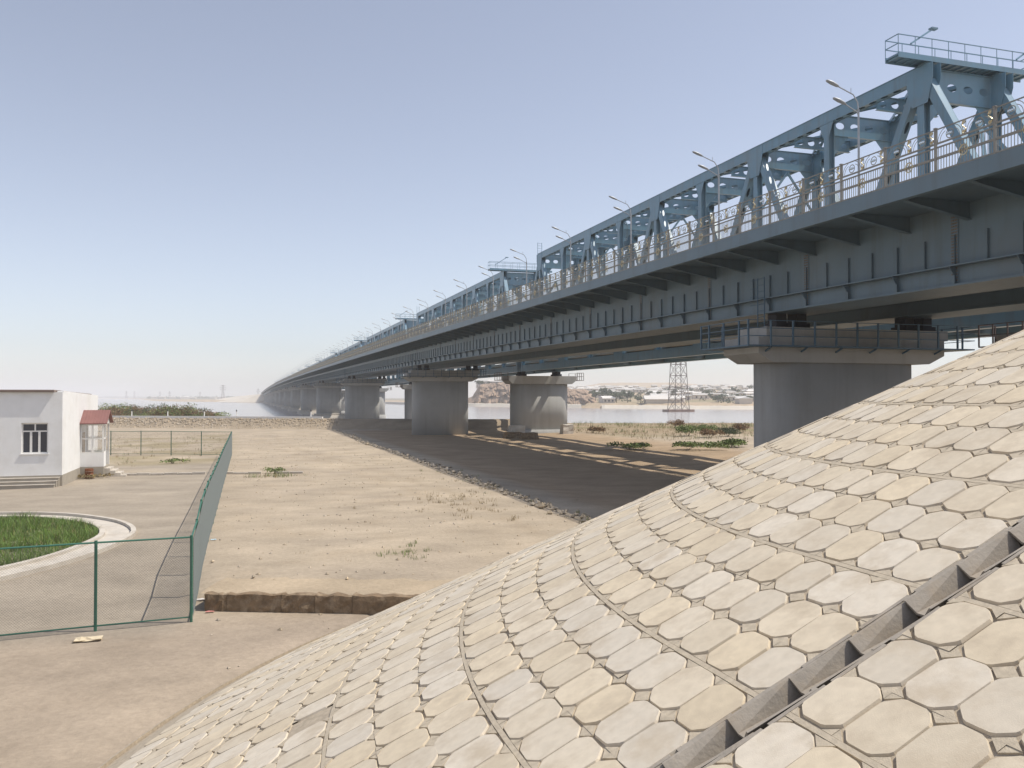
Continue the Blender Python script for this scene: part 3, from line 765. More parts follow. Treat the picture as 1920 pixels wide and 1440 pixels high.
    # sway frames with oval holes over every node
    for j in range(1,10):
        mb = MB(); dep = 1.45 if j not in (1,9) else 1.9
        y_ = yb[j]; zt_ = ZTC+HT/2-.1
        perf_plate(mb, (.285,y_,zt_-dep), (1,0,0), (0,0,1), WT-.57, dep, 4, (.36,.24))
        mb.box((.285,y_-.14,zt_-dep-.026),(WT-.285,y_+.14,zt_-dep-.002)); mb.box((.285,y_-.14,zt_+.002),(WT-.285,y_+.14,zt_+.026))
        for s_, xe in ((1,.285),(-1,WT-.285)):
            mb.add([(xe,y_-.012,zt_-dep-.03),(xe+s_*1.3,y_-.012,zt_-dep-.03),(xe,y_-.012,zt_-dep-1.5),(xe,y_+.012,zt_-dep-.03),(xe+s_*1.3,y_+.012,zt_-dep-.03),(xe,y_+.012,zt_-dep-1.5)],
                   [(0,1,2),(3,5,4),(1,4,5,2)])
        A('sway_frame', mb)
    for j in range(1,9):               # lighter struts half way along each panel
        mb = MB(); y_ = (yb[j]+yb[j+1])/2; zt_ = ZTC+.1; dep = .85
        perf_plate(mb, (.285,y_,zt_-dep), (1,0,0), (0,0,1), WT-.57, dep, 5, (.30,.22))
        mb.box((.285,y_-.12,zt_-dep-.022),(WT-.285,y_+.12,zt_-dep-.002)); mb.box((.285,y_-.12,zt_+.002),(WT-.285,y_+.12,zt_+.022))
        A('strut', mb)
    # plan bracing, perforated flat members
    for j in range(1,9):
        for (xa, xb) in ((.3,WT-.3),(WT-.3,.3)):
            p = Vector((xa,yb[j]+.2,ZTC+.22+(0.05 if xa > 1 else 0))); e = Vector((xb,yb[j+1]-.2,ZTC+.22+(0.05 if xa > 1 else 0)))
            dv = (e-p).normalized(); sv = Vector((0,0,1)).cross(dv)
            mb = MB(); Ln = (e-p).length
            perf_plate(mb, p-sv*.2, dv, sv, Ln, .40, int(Ln/.95), (.27,.10), .025)
            for s_ in (-1,1): mb.bar(p+sv*s_*.215+Vector((0,0,-.06)), e+sv*s_*.215+Vector((0,0,-.06)), .025, .22)
            A('plan_brace', mb)
    # K bracing of the end portals
    for j, jb in ((1,0),(9,10)):
        mb = MB(); f_ = .52
        pl = Vector((.25,yb[j]+(yb[jb]-yb[j])*f_,ZTC-.6+(ZBC-ZTC)*f_)); pr = pl.copy(); pr.x = WT-.25
        tm = Vector((WT/2,yb[j]+(yb[jb]-yb[j])*.17,ZTC-.6+(ZBC-ZTC)*.17))
        mb.bar(pl, tm, .2, .22); mb.bar(pr, tm, .2, .22); mb.bar(pl+Vector((0,0,.0)), pr, .2, .24)
        A('portal_brace', mb)
    for j in (3,5,7):
        mb = MB(); zq = ZTC-4.6
        mb.bar((.26,yb[j],zq),(WT/2,yb[j],ZTC-1.4),.12,.16); mb.bar((WT-.26,yb[j],zq),(WT/2,yb[j],ZTC-1.4),.12,.16); A('sway_brace', mb)
    # floor: cross beams, stringers, ballast trough, walkway
    for j in range(0,11):
        mb = MB(); mb.box((.305,yb[j]-.18,ZBC-.35),(WT-.305,yb[j]+.18,ZBC+.75)); A('floor_beam', mb, 'steel_shaded')
    mb = MB()
    for x_ in (1.8,3.7): mb.box((x_-.14,-.2,ZBC-.1),(x_+.14,yb[10]+.2,ZBC+.748))
    A('stringers', mb, 'steel_shaded')
    mb = MB(); mb.box((.7,-.25,ZBC+.76),(WT-.7,yb[10]+.25,ZBC+1.15)); A('track_deck', mb, 'conc')
    # inspection gallery across the near hip
    mb = MB(); y_ = yb[1]-.15; zf = ZTC+HT/2+.24
    mb.box((-2.45,y_-.55,zf),(WT+2.45,y_+.55,zf+.10)); mb.box((-2.45,y_-.56,zf-.16),(WT+2.45,y_-.50,zf+.16)); mb.box((-2.45,y_+.50,zf-.16),(WT+2.45,y_+.56,zf+.16))
    for x_ in np.arange(-2.3,WT+2.4,.55): mb.box((x_-.03,y_-.497,zf-.1),(x_+.03,y_+.497,zf-.003))
    for x_ in (0,WT): mb.box((x_-.2,y_-.4,ZTC+HT/2+.033),(x_+.2,y_+.4,zf-.105))
    A('gallery', mb)
    mb = MB()
    for sy in (-.53,.53):
        for h_ in (.55,1.1): mb.bar((-2.45,y_+sy,zf+.1+h_),(WT+2.45,y_+sy,zf+.1+h_),.045,.045)
        for x_ in np.arange(-2.45,WT+2.5,1.23): mb.bar((x_,y_+sy,zf+.1),(x_,y_+sy,zf+1.2),.03,.03)
    for x_ in (-2.45,WT+2.45):
        for h_ in (.55,1.1): mb.bar((x_,y_-.53,zf+.1+h_),(x_,y_+.53,zf+.1+h_),.045,.045)
    mb.bar((-1.6,y_-.6,zf+.7),(.4,y_-.2,zf+2.0),.09,.09); mb.bar((WT+.9,y_-.6,zf+.7),(WT+2.9,y_-.2,zf+2.0),.09,.09)
    mb.box((.2,y_-.35,zf+1.95),(.65,y_-.05,zf+2.05))
    A('gallery_rail', mb)
    mb = MB(); y_ = yb[9]+.62
    for x_ in (-.3,.3): mb.bar((x_,y_,ZTC-2),(x_,y_,ZTC+HT/2+1.6),.05,.05)
    for k in range(11): mb.bar((-.3,y_,ZTC-1.7+k*.36),(.3,y_,ZTC-1.7+k*.36),.03,.03)
    A('end_ladder', mb)
    return D
TD = truss_meshes()
far_all = MB()
for name, me, par in TD:
    if name in ('gusset','end_ladder'): continue
    far_all.add([v.co for v in me.vertices], [tuple(p.vertices) for p in me.polygons])
far_me = far_all.mesh('truss_frame', M['steel'])
SPN = ['nearest','second','third','fourth','fifth','sixth']
for i in range(14):
    lab = ('blue-grey steel railway truss span, %s from the right edge' % (ORD[i] if i < 13 else 'farthest')) if i < 15 else ''
    t = thing('truss_span', lab, 'truss', (XT,T0+.3+88*i,0), 0, 'railway truss spans')
    if i < 4:
        for name, me, par in TD: put(name, me, t)
    else: put('truss_frame', far_me, t)
for i in range(15):
    py = T0-.1+88*i; g0 = gz(41.7,py) if i < 2 else -2.6
    lab = ('grey concrete pier of the railway truss bridge, %s from the slope' % ORD[i]) if i < 15 else ''
    t = thing('rail_pier', lab, 'pier', (41.75,py,g0), 0, 'railway bridge piers')
    def P(name, mb, m='conc'):
        me = mb.mesh(name, M[m]); recalc(me); me.transform(Matrix.Translation((-41.75,-py,-g0)))
        if name in ('shaft','footing'): smooth_sides(me)
        return put(name, me, t)
    mb = MB(); mb.prism(stadium(37.3,46.2,py,1.5,13), g0-.5, 7.17); P('shaft', mb)
    mb = MB(); mb.prism(stadium(36.9,46.6,py,1.9,11), g0-1.0, g0+.55 if i < 2 else -.8); P('footing', mb, 'conc')
    mb = MB(); hy = 1.75; pr = [(36.5,7.75),(36.5,8.35),(47.1,8.35),(47.1,7.75),(46.4,7.17),(37.1,7.17)]
    mb.loft([[(x,py-hy,z_) for x,z_ in pr],[(x,py+hy,z_) for x,z_ in pr]]); P('cap', mb)
    for xc in (XT,XT+WT):
        for dy in (-.75,.75):
            mb = MB(); mb.box((xc-.45,py+dy-.45,8.353),(xc+.45,py+dy+.45,8.65)); mb.box((xc-.3,py+dy-.3,8.653),(xc+.3,py+dy+.3,8.997)); P('bearing', mb, 'dark')
    for xe, s_ in ((36.5,-1),(47.1,1)):
        mb = MB()
        mb.box((xe+s_*.003,py-1.7,7.70),(xe+s_*1.2,py+1.7,7.76))
        for yy in (-1.7,-.85,0,.85,1.7): mb.bar((xe+s_*1.15,py+yy,7.763),(xe+s_*1.15,py+yy,8.85),.06,.06)
        for yy in (-1.7,1.7):
            mb.bar((xe+s_*.1,py+yy,7.763),(xe+s_*.1,py+yy,8.85),.06,.06)
            for h_ in (8.3,8.83): mb.bar((xe+s_*.1,py+yy,h_),(xe+s_*1.15,py+yy,h_),.04,.04)
        for h_ in (8.3,8.83): mb.bar((xe+s_*1.15,py-1.7,h_),(xe+s_*1.15,py+1.7,h_),.04,.04)
        P('inspection_platform', mb, 'lattice')
# abutment and approach (out of frame to the right)
mb = MB(); mb.box((18.2,-30,-.5),(48.5,4.6,zr(5)+.35)); ab = mb.build('abutment', M['conc'])
tag(ab, 'concrete abutment block at the top of the tiled slope', 'abutment')
# far embankment where the bridge lands
mb = MB(); fy0 = 1268
mb.loft([[(-16,fy0-12,-2),(20,fy0-2,zr(fy0)-.4),(46,fy0-2,zr(fy0)-.4),(80,fy0-12,-2)],[(-34,fy0+60,-2),(14,fy0+60,zr(fy0)-.4),(52,fy0+60,zr(fy0)-.4),(95,fy0+60,-2)],[(-75,fy0+500,-2),(-20,fy0+500,zr(fy0)-3),(30,fy0+500,zr(fy0)-3),(95,fy0+500,-2)]])
o = mb.build('far_embankment', M['levee']); recalc(o.data); tag(o, 'pale sand embankment at the far end of the bridge', 'embankment')

# ------------------------------------------------------------------ levee riprap, kerb, marker posts
def along(pts, step):
    out = []
    for (x0,y0),(x1,y1) in zip(pts[:-1], pts[1:]):
        L_ = math.hypot(x1-x0,y1-y0); n_ = max(1,int(L_/step))
        for k in range(n_): out.append((x0+(x1-x0)*k/n_, y0+(y1-y0)*k/n_, (x1-x0)/L_, (y1-y0)/L_))
    return out
def stone_geo(mb, c_, s_, R):
    P = []
    for (a,b2,d) in ((1,0,0),(-1,0,0),(0,1,0),(0,-1,0),(0,0,1),(0,0,-1)):
        k = s_*R.uniform(.7,1.25); P.append(Vector(c_)+Vector((a*k+R.uniform(-.2,.2)*s_, b2*k+R.uniform(-.2,.2)*s_, d*k*.8+R.uniform(-.1,.1)*s_)))
    mb.add(P, [(0,2,4),(2,1,4),(1,3,4),(3,0,4),(2,0,5),(1,2,5),(3,1,5),(0,3,5)])
R = random.Random(3); mb = MB(); cand = []
for x,y,dx,dy in along([DK[0],DK[1],DK[2]], .42):
    for k in range(15):
        t_ = R.uniform(-.1,3.4); xx = x-dy*t_*1.0+R.uniform(-.2,.2); yy = y+dx*t_+R.uniform(-.2,.2); cand.append((xx,yy))
cx_ = np.array(cand); cz = gh(cx_[:,0], cx_[:,1])
for (xx,yy), zz in zip(cand, cz): stone_geo(mb, (xx,yy,zz+.0), R.uniform(.10,.24), R)
rr = stuff(mb.build('riprap', M['riprap'])); tag(rr, 'loose brown riprap stones covering the low levee face', 'riprap')
kb = thing('levee_kerb', 'thin white concrete kerb along the top of the levee', 'kerb', (-20,163,1.6))
mb = MB(); pts = []
for x,y,dx,dy in along([DK[0],DK[1],DK[2]], 4): pts.append((x-dy*3.7, y+dx*3.7))
for a, c_ in zip(pts[:-1], pts[1:]): mb.bar((a[0]+20,a[1]-163,.16),(c_[0]+20,c_[1]-163,.16),.5,.40)
mb.build('kerb_stone', M['frame'], kb)
for i, pxx in enumerate((247,314,382,443,583)):
    p = min(((q[0]-q[3]*4.1, q[1]+q[2]*4.1) for q in along(DK[:3], .3)), key=lambda w_: abs(960+1600*(w_[0]*CS-w_[1]*SN)/(w_[0]*SN+w_[1]*CS)-pxx))
    t = thing('marker_post', ['short white marker post on the levee kerb, leftmost','short white marker post on the levee, second from left','short white marker post on the levee, third from left','short white marker post on the levee, fourth from left','short white marker post on the levee nearest the bridge'][i], 'marker post', (p[0],p[1],gz(*p)), 0, 'marker posts on the levee')
    mb = MB(); mb.tube([(0,0,-.1),(0,0,1.25)], .10, 7, r2=.08); mb.build('post', M['frame'], t)
    mb = MB(); mb.tube([(0,0,1.2),(0,0,1.5)], .13, 7, r2=.05); mb.build('post_cap', M['dark'], t)

# ------------------------------------------------------------------ house with a glazed porch
HX, HY, HW, HD = -10.2, 55.3, 16.0, 12.5
g0 = gz(HX, HY)
hs = thing('house', 'white flat-roofed single-storey house with red-roofed glazed porch', 'house', (HX,HY,0))
def wall_with_windows(mb, x0, x1, z0, z1, y0, th, wins, axis='x'):
    # wall along x at y0..y0+th with rectangular openings (a,b,c,d) = x0,x1,z0,z1
    xs_ = sorted(set([x0,x1]+[w[0] for w in wins]+[w[1] for w in wins]))
    for a, b2 in zip(xs_[:-1], xs_[1:]):
        ws2 = [w for w in wins if w[0] <= a+1e-6 and w[1] >= b2-1e-6]
        zz = z0
        for w in ws2:
            mb.box((a,y0,zz),(b2,y0+th,w[2])); zz = w[3]
        mb.box((a,y0,zz),(b2,y0+th,z1))
ZP, ZRF = .68, 5.62
wins = [(-2.12,-.74,1.95,3.72),(-5.3,-3.55,1.95,3.72),(-9.0,-7.4,1.95,3.72)]
mb = MB(); wall_with_windows(mb, -HW, 0, ZP, ZRF-.12, 0, .35, wins); mb.build('wall', M['white'], hs)
mb = MB(); mb.add([(0,.353,ZP),(0,HD,ZP),(0,HD,ZRF-.28),(0,.353,ZRF-.04),(-.35,.353,ZP),(-.35,HD,ZP),(-.35,HD,ZRF-.28),(-.35,.353,ZRF-.04)],[(0,1,2,3),(7,6,5,4),(3,2,6,7),(0,3,7,4),(1,5,6,2)]); o = mb.build('wall', M['white'], hs); recalc(o.data)
mb = MB(); mb.box((-HW,HD-.35,ZP),(-.353,HD,ZRF-.34)); mb.box((-HW,.353,ZP),(-HW+.35,HD-.353,ZRF-.34)); mb.build('wall', M['white'], hs)
mb = MB(); mb.box((-HW,.002,g0-.5),(.02,HD,ZP-.004)); mb.build('plinth', M['plinth'], hs)
mb = MB(); mb.add([(-HW,-.20,ZRF-.10),(-.42,-.20,ZRF-.10),(-.42,HD,ZRF-.30),(-HW,HD,ZRF-.30),(-HW,-.20,ZRF+.02),(-.42,-.20,ZRF+.02),(-.42,HD,ZRF-.18),(-HW,HD,ZRF-.18)],[(3,2,1,0),(4,5,6,7),(0,1,5,4),(1,2,6,5),(2,3,7,6),(3,0,4,7)]); mb.build('roof', mat('roof_edge',(.24,.18,.15),.8), hs)
for i, (a,b2,c_,d_) in enumerate(wins):
    w_ = MB(); f = .075; zt_ = d_-.48; yq = .10
    for q in ((a,b2,c_,c_+f),(a,b2,d_-f,d_),(a,b2,zt_-f/2,zt_+f/2)): w_.box((q[0],yq,q[2]),(q[1],yq+.08,q[3]))
    for q in ((a,a+f,c_+f,zt_-f/2),(b2-f,b2,c_+f,zt_-f/2),(a,a+f,zt_+f/2,d_-f),(b2-f,b2,zt_+f/2,d_-f)): w_.box((q[0],yq,q[2]),(q[1],yq+.08,q[3]))
    m_ = (a+b2)/2; w_.box((m_-f/2,yq,zt_+f/2),(m_+f/2,yq+.08,d_-f))
    for xc in (a+(b2-a)*.345, a+(b2-a)*.66): w_.box((xc-.06,yq,c_+f),(xc+.06,yq+.08,zt_-f/2))
    wf = w_.build('window', M['frame'], hs)
    for k in range(3):
        p0_ = [a+f, a+(b2-a)*.345+.06, a+(b2-a)*.66+.06][k]; p1_ = [a+(b2-a)*.345-.06, a+(b2-a)*.66-.06, b2-f][k]
        q = MB(); q.box((p0_,yq+.03,c_+f),(p1_,yq+.04,zt_-f/2)); q.build('pane', M['glass'], wf)
    for p0_, p1_ in ((a+f,m_-f/2),(m_+f/2,b2-f)):
        q = MB(); q.box((p0_,yq+.03,zt_+f/2),(p1_,yq+.04,d_-f)); q.build('pane', M['glass'], wf)
    q = MB(); q.box((a-.06,-.07,c_-.06),(b2+.06,.095,c_-.002)); q.build('window_sill', M['frame'], wf)
mb = MB()
for k in range(3): mb.box((-HW,-.9+.3*k,g0-.3),(-.12-.06*(2-k),-.9+.3*(k+1)-(.003),.2+.17*k+g0*0))
mb.build('front_steps', M['plinth'], hs)
mb = MB()
for k in range(3): mb.box((-HW,-.93+.3*k,.2+.17*k+.002),(-.10-.06*(2-k),-.9+.3*(k+1)-.003,.2+.17*k+.035))
mb.build('step_treads', M['conc2'], hs)
# porch on the bright side wall: local y 5.6..8.0, x 0..1.4
pc = MB(); py0, py1, pxw = 5.6, 8.0, 1.4
mb = MB(); mb.box((.023,py0,g0-.3),(pxw,py1,.70)); mb.build('porch_base', M['plinth'], hs)
for a_, b_ in (((.004,py0,.703),(pxw,py0+.1,1.58)),((pxw-.1,py0+.103,.703),(pxw,py0+.9,1.58)),((.004,py1-.1,.703),(pxw,py1,1.58))):
    mb = MB(); mb.box(a_, b_); mb.build('porch_parapet', M['white'], hs)
mb = MB()
for x_,y_ in ((.06,py0+.05),(pxw-.05,py0+.05),(pxw-.05,py1-.05),(.06,py1-.05),(.72,py0+.05),(pxw-.05,py0+.95)): mb.box((x_-.05,y_-.045,1.583),(x_+.05,y_+.045,3.45))
for z_ in (1.62,2.52,3.41):
    mb.box((.113,py0+.01,z_-.035),(.667,py0+.09,z_+.035)); mb.box((.773,py0+.01,z_-.035),(pxw-.103,py0+.09,z_+.035)); mb.box((pxw-.09,py0+.098,z_-.035),(pxw-.01,py0+.90,z_+.035))
    mb.box((.113,py1-.09,z_-.035),(pxw-.103,py1-.01,z_+.035))
pfm = mb.build('porch_frame', M['frame'], hs)
mb = MB()
for z0_, z1_ in ((1.66,2.48),(2.56,3.37)):
    mb.box((.115,py0+.045,z0_),(.665,py0+.055,z1_)); mb.box((.775,py0+.045,z0_),(pxw-.105,py0+.055,z1_)); mb.box((pxw-.055,py0+.10,z0_),(pxw-.045,py0+.9,z1_))
    mb.box((.115,py1-.055,z0_),(pxw-.105,py1-.045,z1_))
mb.build('pane', M['pglass'], pfm)
mb = MB(); mb.box((.03,py0+.6,.705),(.06,py0+1.5,2.9)); mb.build('inner_door', M['wood'], hs)
mb = MB(); rx0, rx1, ry0, ry1, rm = .004, pxw+.22, py0-.22, py1+.22, (py0+py1)/2
mb.add([(rx0,ry0,3.47),(rx1,ry0,3.47),(rx1,rm,4.30),(rx0,rm,4.30),(rx0,ry0,3.53),(rx1,ry0,3.53),(rx1,rm,4.36),(rx0,rm,4.36)],[(3,2,1,0),(4,5,6,7),(0,1,5,4),(1,2,6,5),(3,0,4,7)])
mb.add([(rx0,ry1,3.47),(rx1,ry1,3.47),(rx1,rm+.002,4.30),(rx0,rm+.002,4.30),(rx0,ry1,3.53),(rx1,ry1,3.53),(rx1,rm+.002,4.36),(rx0,rm+.002,4.36)],[(0,1,2,3),(7,6,5,4),(4,5,1,0),(5,6,2,1),(7,4,0,3)])
for k in range(9): mb.bar((.1+k*.18,ry0+.01,3.545),(.1+k*.18,rm-.01,4.37),.02,.02)
o = mb.build('porch_roof', M['redroof'], hs)
mb = MB(); mb.add([(pxw+.02,py0-.1,3.452),(pxw+.02,py1+.1,3.452),(pxw+.02,rm,4.25),(pxw-.04,py0-.1,3.452),(pxw-.04,py1+.1,3.452),(pxw-.04,rm,4.25)],[(0,1,2),(5,4,3),(0,3,4,1)]); mb.build('porch_gable', M['frame'], hs)
for k in range(4):
    mb = MB(); x_ = pxw+.003+.32*k; mb.box((x_,py0+.35,g0-.3),(x_+.317,py1-.3,.56-.16*k)); o = mb.build('step', M['conc2'], hs)
# rusty heap by the porch
t = thing('rusty_drum', 'small rusty brown drum beside the porch base', 'drum', (HX+.62,HY+5.15,gz(HX+.62,HY+5.15)))
mb = MB(); mb.loft([[(r_*math.cos(a),r_*math.sin(a),z_) for a in np.linspace(0,2*math.pi,13)[:-1]] for r_,z_ in ((.26,0),(.27,.02),(.25,.25),(.27,.27),(.25,.3),(.26,.62),(.24,.63),(.22,.55))]); mb.build('barrel', mat('rusty_red',(.22,.085,.04),.9,0,.3,6), t)
mb = MB(); mb.tube([(.27*math.cos(a),.27*math.sin(a),.45) for a in np.linspace(0,6.283,13)], .018, 4, cap=False); mb.build('hoop', M['rust'], t)

# ------------------------------------------------------------------ green wire fence
def fence(p0, p1, nbay, label, hgt=2.15, wire=.055, skip_first=False, wr=.0026):
    p0, p1 = Vector((*p0,0)), Vector((*p1,0)); d = p1-p0; L_ = d.length; d.normalize(); bay = L_/nbay
    nn = d.cross(Vector((0,0,1)))
    f = thing('wire_fence', label, 'fence', (p0.x,p0.y,gz(p0.x,p0.y)), 0, None); o = Vector(f.location)
    pz = [Vector((*(p0+d*bay*k).xy, gz(*(p0+d*bay*k).xy)))-o for k in range(nbay+1)]
    for k, q in enumerate(pz):
        if k == 0 and skip_first: continue
        mb = MB(); mb.tube([q+Vector((0,0,-.25)), q+Vector((0,0,hgt+.05))], .038, 7); mb.build('post', M['green'], f)
    for k in range(nbay):
        a, b2 = pz[k], pz[k+1]
        mb = MB(); mb.tube([a+Vector((0,0,hgt)), b2+Vector((0,0,hgt))], .024, 6); mb.build('top_rail', M['green'], f)
        mb = MB(); mb.tube([a+Vector((0,0,.13)), b2+Vector((0,0,.13))], .020, 5); mb.build('bottom_rail', M['green'], f)
        mb = MB(); H_ = hgt-.17; st = wire; e1 = (b2-a)
        n_ = int((bay+H_)/st)
        for s_ in (0,1):
            for q in range(1,n_):
                t_ = q*st; x0_, z0_ = (t_,0) if t_ < bay else (bay,t_-bay); x1_, z1_ = (0,t_) if t_ < H_ else (t_-H_,H_)
                if s_: x0_, x1_ = bay-x0_, bay-x1_
                A_ = a+e1*(x0_/bay)+Vector((0,0,.15+z0_))+nn*.004*(1 if s_ else -1); B_ = a+e1*(x1_/bay)+Vector((0,0,.15+z1_))+nn*.004*(1 if s_ else -1)
                mb.tube([A_+nn*.045,B_+nn*.045], wr, 3, cap=False)
        mb.build('wire_mesh', M['wire'], f)
    return f
FC = (-1.3, 23.2)
fence((-16.5,21.4), FC, 7, 'green chain-link fence run in the left foreground facing the camera', wire=.065, wr=.0017)
fence(FC, (-1.2,80.3), 24, 'long green chain-link fence run receding beside the open lot', wire=.07, skip_first=True)
fence((-1.2,80.3), (-27,88.9), 10, 'distant green chain-link fence run crossing behind the house', wire=.10, skip_first=True)

# ------------------------------------------------------------------ round lawn with kerb
cx0, cy0 = -12.0, 35.0
def ring(mb, r0, r1, z0, z1, n_=72):
    for k in range(n_):
        a, b2 = 2*math.pi*k/n_, 2*math.pi*(k+1)/n_
        pts = []
        for ang in (a,b2):
            for r_ in (r0,r1):
                x_, y_ = cx0+r_*math.cos(ang), cy0+r_*math.sin(ang); pts.append((x_,y_))
        g_ = [gz(*p) for p in pts]
        v = [(p[0],p[1],q+z0) for p,q in zip(pts,g_)]+[(p[0],p[1],q+z1) for p,q in zip(pts,g_)]
        mb.add(v, [(4,5,7,6),(1,3,7,5),(2,0,4,6)])
mb = MB(); ring(mb, 6.95, 7.85, -.05, .03); struct(mb.build('path', M['conc2']))
mb = MB(); ring(mb, 7.853, 8.03, -.1, .14); kk = mb.build('kerb', M['conc2']); tag(kk, 'curved concrete kerb ring round the lawn path', 'kerb')
mb = MB(); ring(mb, 6.75, 6.947, -.1, .12); kk = mb.build('kerb', M['conc2']); tag(kk, 'inner concrete kerb edging the green grass', 'kerb')
def blade(mb, x, y, z_, h_, w_, R, lean=.35):
    a = R.uniform(0,6.283); dx, dy = math.cos(a), math.sin(a); l_ = R.uniform(.05,lean)*h_
    b2 = R.uniform(0,6.283); lx_, ly_ = math.cos(b2)*l_, math.sin(b2)*l_
    mb.add([(x-dx*w_,y-dy*w_,z_),(x+dx*w_,y+dy*w_,z_),(x+lx_*.4+dx*w_*.7,y+ly_*.4+dy*w_*.7,z_+h_*.6),(x+lx_*.4-dx*w_*.7,y+ly_*.4-dy*w_*.7,z_+h_*.6),(x+lx_,y+ly_,z_+h_)],[(0,1,2,3),(3,2,4)])
R = random.Random(5); mb = MB(); P_ = []
while len(P_) < 52000:
    x_, y_ = R.uniform(-6.75,6.75), R.uniform(-6.75,6.75)
    if x_*x_+y_*y_ < 6.7**2 and x_ > -4.5 : P_.append((cx0+x_, cy0+y_))
A_ = np.array(P_); Z_ = gh(A_[:,0], A_[:,1]); V_ = vnoise(A_[:,0]/1.1, A_[:,1]/1.1, 21)
for (x_,y_), z_, v_ in zip(P_, Z_, V_): blade(mb, x_, y_, z_-.02, R.uniform(.12,.36)*(1+1.0*v_), .008, R, .9)
for i_ in range(0,len(mb.f),2):
    if R.random() < .07: mb.m[i_] = mb.m[i_+1] = 1
lw = stuff(mb.build('lawn_grass', [M['grass'], M['dry']])); tag(lw, 'tall bright green grass filling the round lawn', 'grass')

bk = thing('buried_kerb', 'pale half-buried kerb line crossing from the porch steps to the lot', 'kerb', (-6,58,0))
for k in range(13):
    a, c_ = inv(232+k*26, 57.0+.12*k), inv(232+k*26+24.5, 57.0+.12*(k+1))
    if k in (6,10): continue
    mb = MB(); za_, zc_ = gz(*a), gz(*c_); mb.bar((a[0]+6,a[1]-58,za_+.07),(c_[0]+6,c_[1]-58,zc_+.07),.30,.12+.05*(k%2)); mb.build('kerb_stone', M['conc2'], bk)
# ------------------------------------------------------------------ low sandstone wall across the lot
wl = thing('stone_wall', 'low brown sandstone retaining wall across the open lot', 'wall', (WA[0],WA[1],-.5))
dv = Vector((WB[0]-WA[0],WB[1]-WA[1],0)); LW = dv.length; dv.normalize(); nv = Vector((dv.y,-dv.x,0))
mb = MB(); NQ = 40                   # sandy ledge that the wall holds back
for q in range(NQ+1):
    s_ = -.15+(LW+1.4)*q/NQ
    for k, d_ in enumerate((.02,.4,1.1,2.3)): 
        p_ = dv*s_-nv*d_; mb.v.append((p_.x+WA[0], p_.y+WA[1], [-.035,.0,.02,-.02][k]+.03*float(vnoise(np.array([q/2.0]),np.array([k*1.0]),71)[0])))
for q in range(NQ):
    for k in range(3): mb.f.append((q*4+k,(q+1)*4+k,(q+1)*4+k+1,q*4+k+1)); mb.m.append(0)
o = struct(mb.build('sand_ledge', M['ground'], None, smooth=True)); recalc(o.data)
ca = o.data.color_attributes.new('albedo','FLOAT_COLOR','POINT'); ca.data.foreach_set('color', [.43,.345,.245,1]*len(o.data.vertices))
cuts = [0,.62,2.1,3.0,4.0,5.6,6.9,8.0,LW+1.0]; R = random.Random(9)
for a, b2 in zip(cuts[:-1], cuts[1:]):
    mb = MB(); n_ = 7; rings = []
    for k in range(n_):
        s_ = a+.006+(b2-a-.012)*k/(n_-1); e = .006 if k in (0,n_-1) else 0
        j = lambda q: R.uniform(-q,q)
        top = .485+j(.022)
        rings.append([dv*s_-nv*.35+Vector((0,0,-.2)), dv*s_+nv*(.10+j(.03)-e)+Vector((0,0,-.2)), dv*s_+nv*(.11+j(.035)-e)+Vector((0,0,.14+j(.05))),
                      dv*s_+nv*(.105+j(.035)-e)+Vector((0,0,.33+j(.04))), dv*s_+nv*(.095+j(.015)-e)+Vector((0,0,top-.02)), dv*s_-nv*(.04+j(.03))+Vector((0,0,top)), dv*s_-nv*.35+Vector((0,0,top-.02))])
    mb.loft(rings); o = mb.build('block', M['sandstone'], wl); recalc(o.data)

# ------------------------------------------------------------------ row of stones at the edge of the shade, loose stones
R = random.Random(11); edge = [(13.5,31.0),(13.7,60),(13.1,95),(13.9,138)]
sp = along(edge, .32); far_s = MB(); cnt = 0
lst = []
for x,y,dx,dy in sp:
    for k in range(2): lst.append((x+R.gauss(0,.28), y+R.uniform(-.2,.2), R.uniform(.06,.15)*(1.5 if R.random() < .12 else 1)))
lst.sort(key=lambda q: -q[2]/q[1])
for k, (x,y,s_) in enumerate(lst):
    if k < 60:
        mb = MB(); stone_geo(mb, (0,0,s_*.5), s_, R); o = mb.build('rubble_stone', M['stone'], None, loc=(x,y,gz(x,y)))
        tag(o, 'pale rubble stone in the row along the edge of the bridge shadow', 'stone', 'stones in the rubble row')
    else: stone_geo(far_s, (x,y,gz(x,y)+s_*.4), s_, R)
o = stuff(far_s.build('rubble_row', M['stone'])); tag(o, 'row of small rubble stones along the bridge shadow edge', 'rubble')
lo = MB()
for k in range(1500):
    x, y = R.uniform(-1,14), 12+113*R.random()**1.6
    if slope_z(np.array([x]),np.array([y]))[0] > gz(x,y)-.1: continue
    stone_geo(lo, (x,y,gz(x,y)+.01), R.choice((.02,.03,.03,.05,.07)), R)
o = stuff(lo.build('pebbles', M['stone'])); tag(o, 'scattered small stones on the bare open lot', 'pebbles')
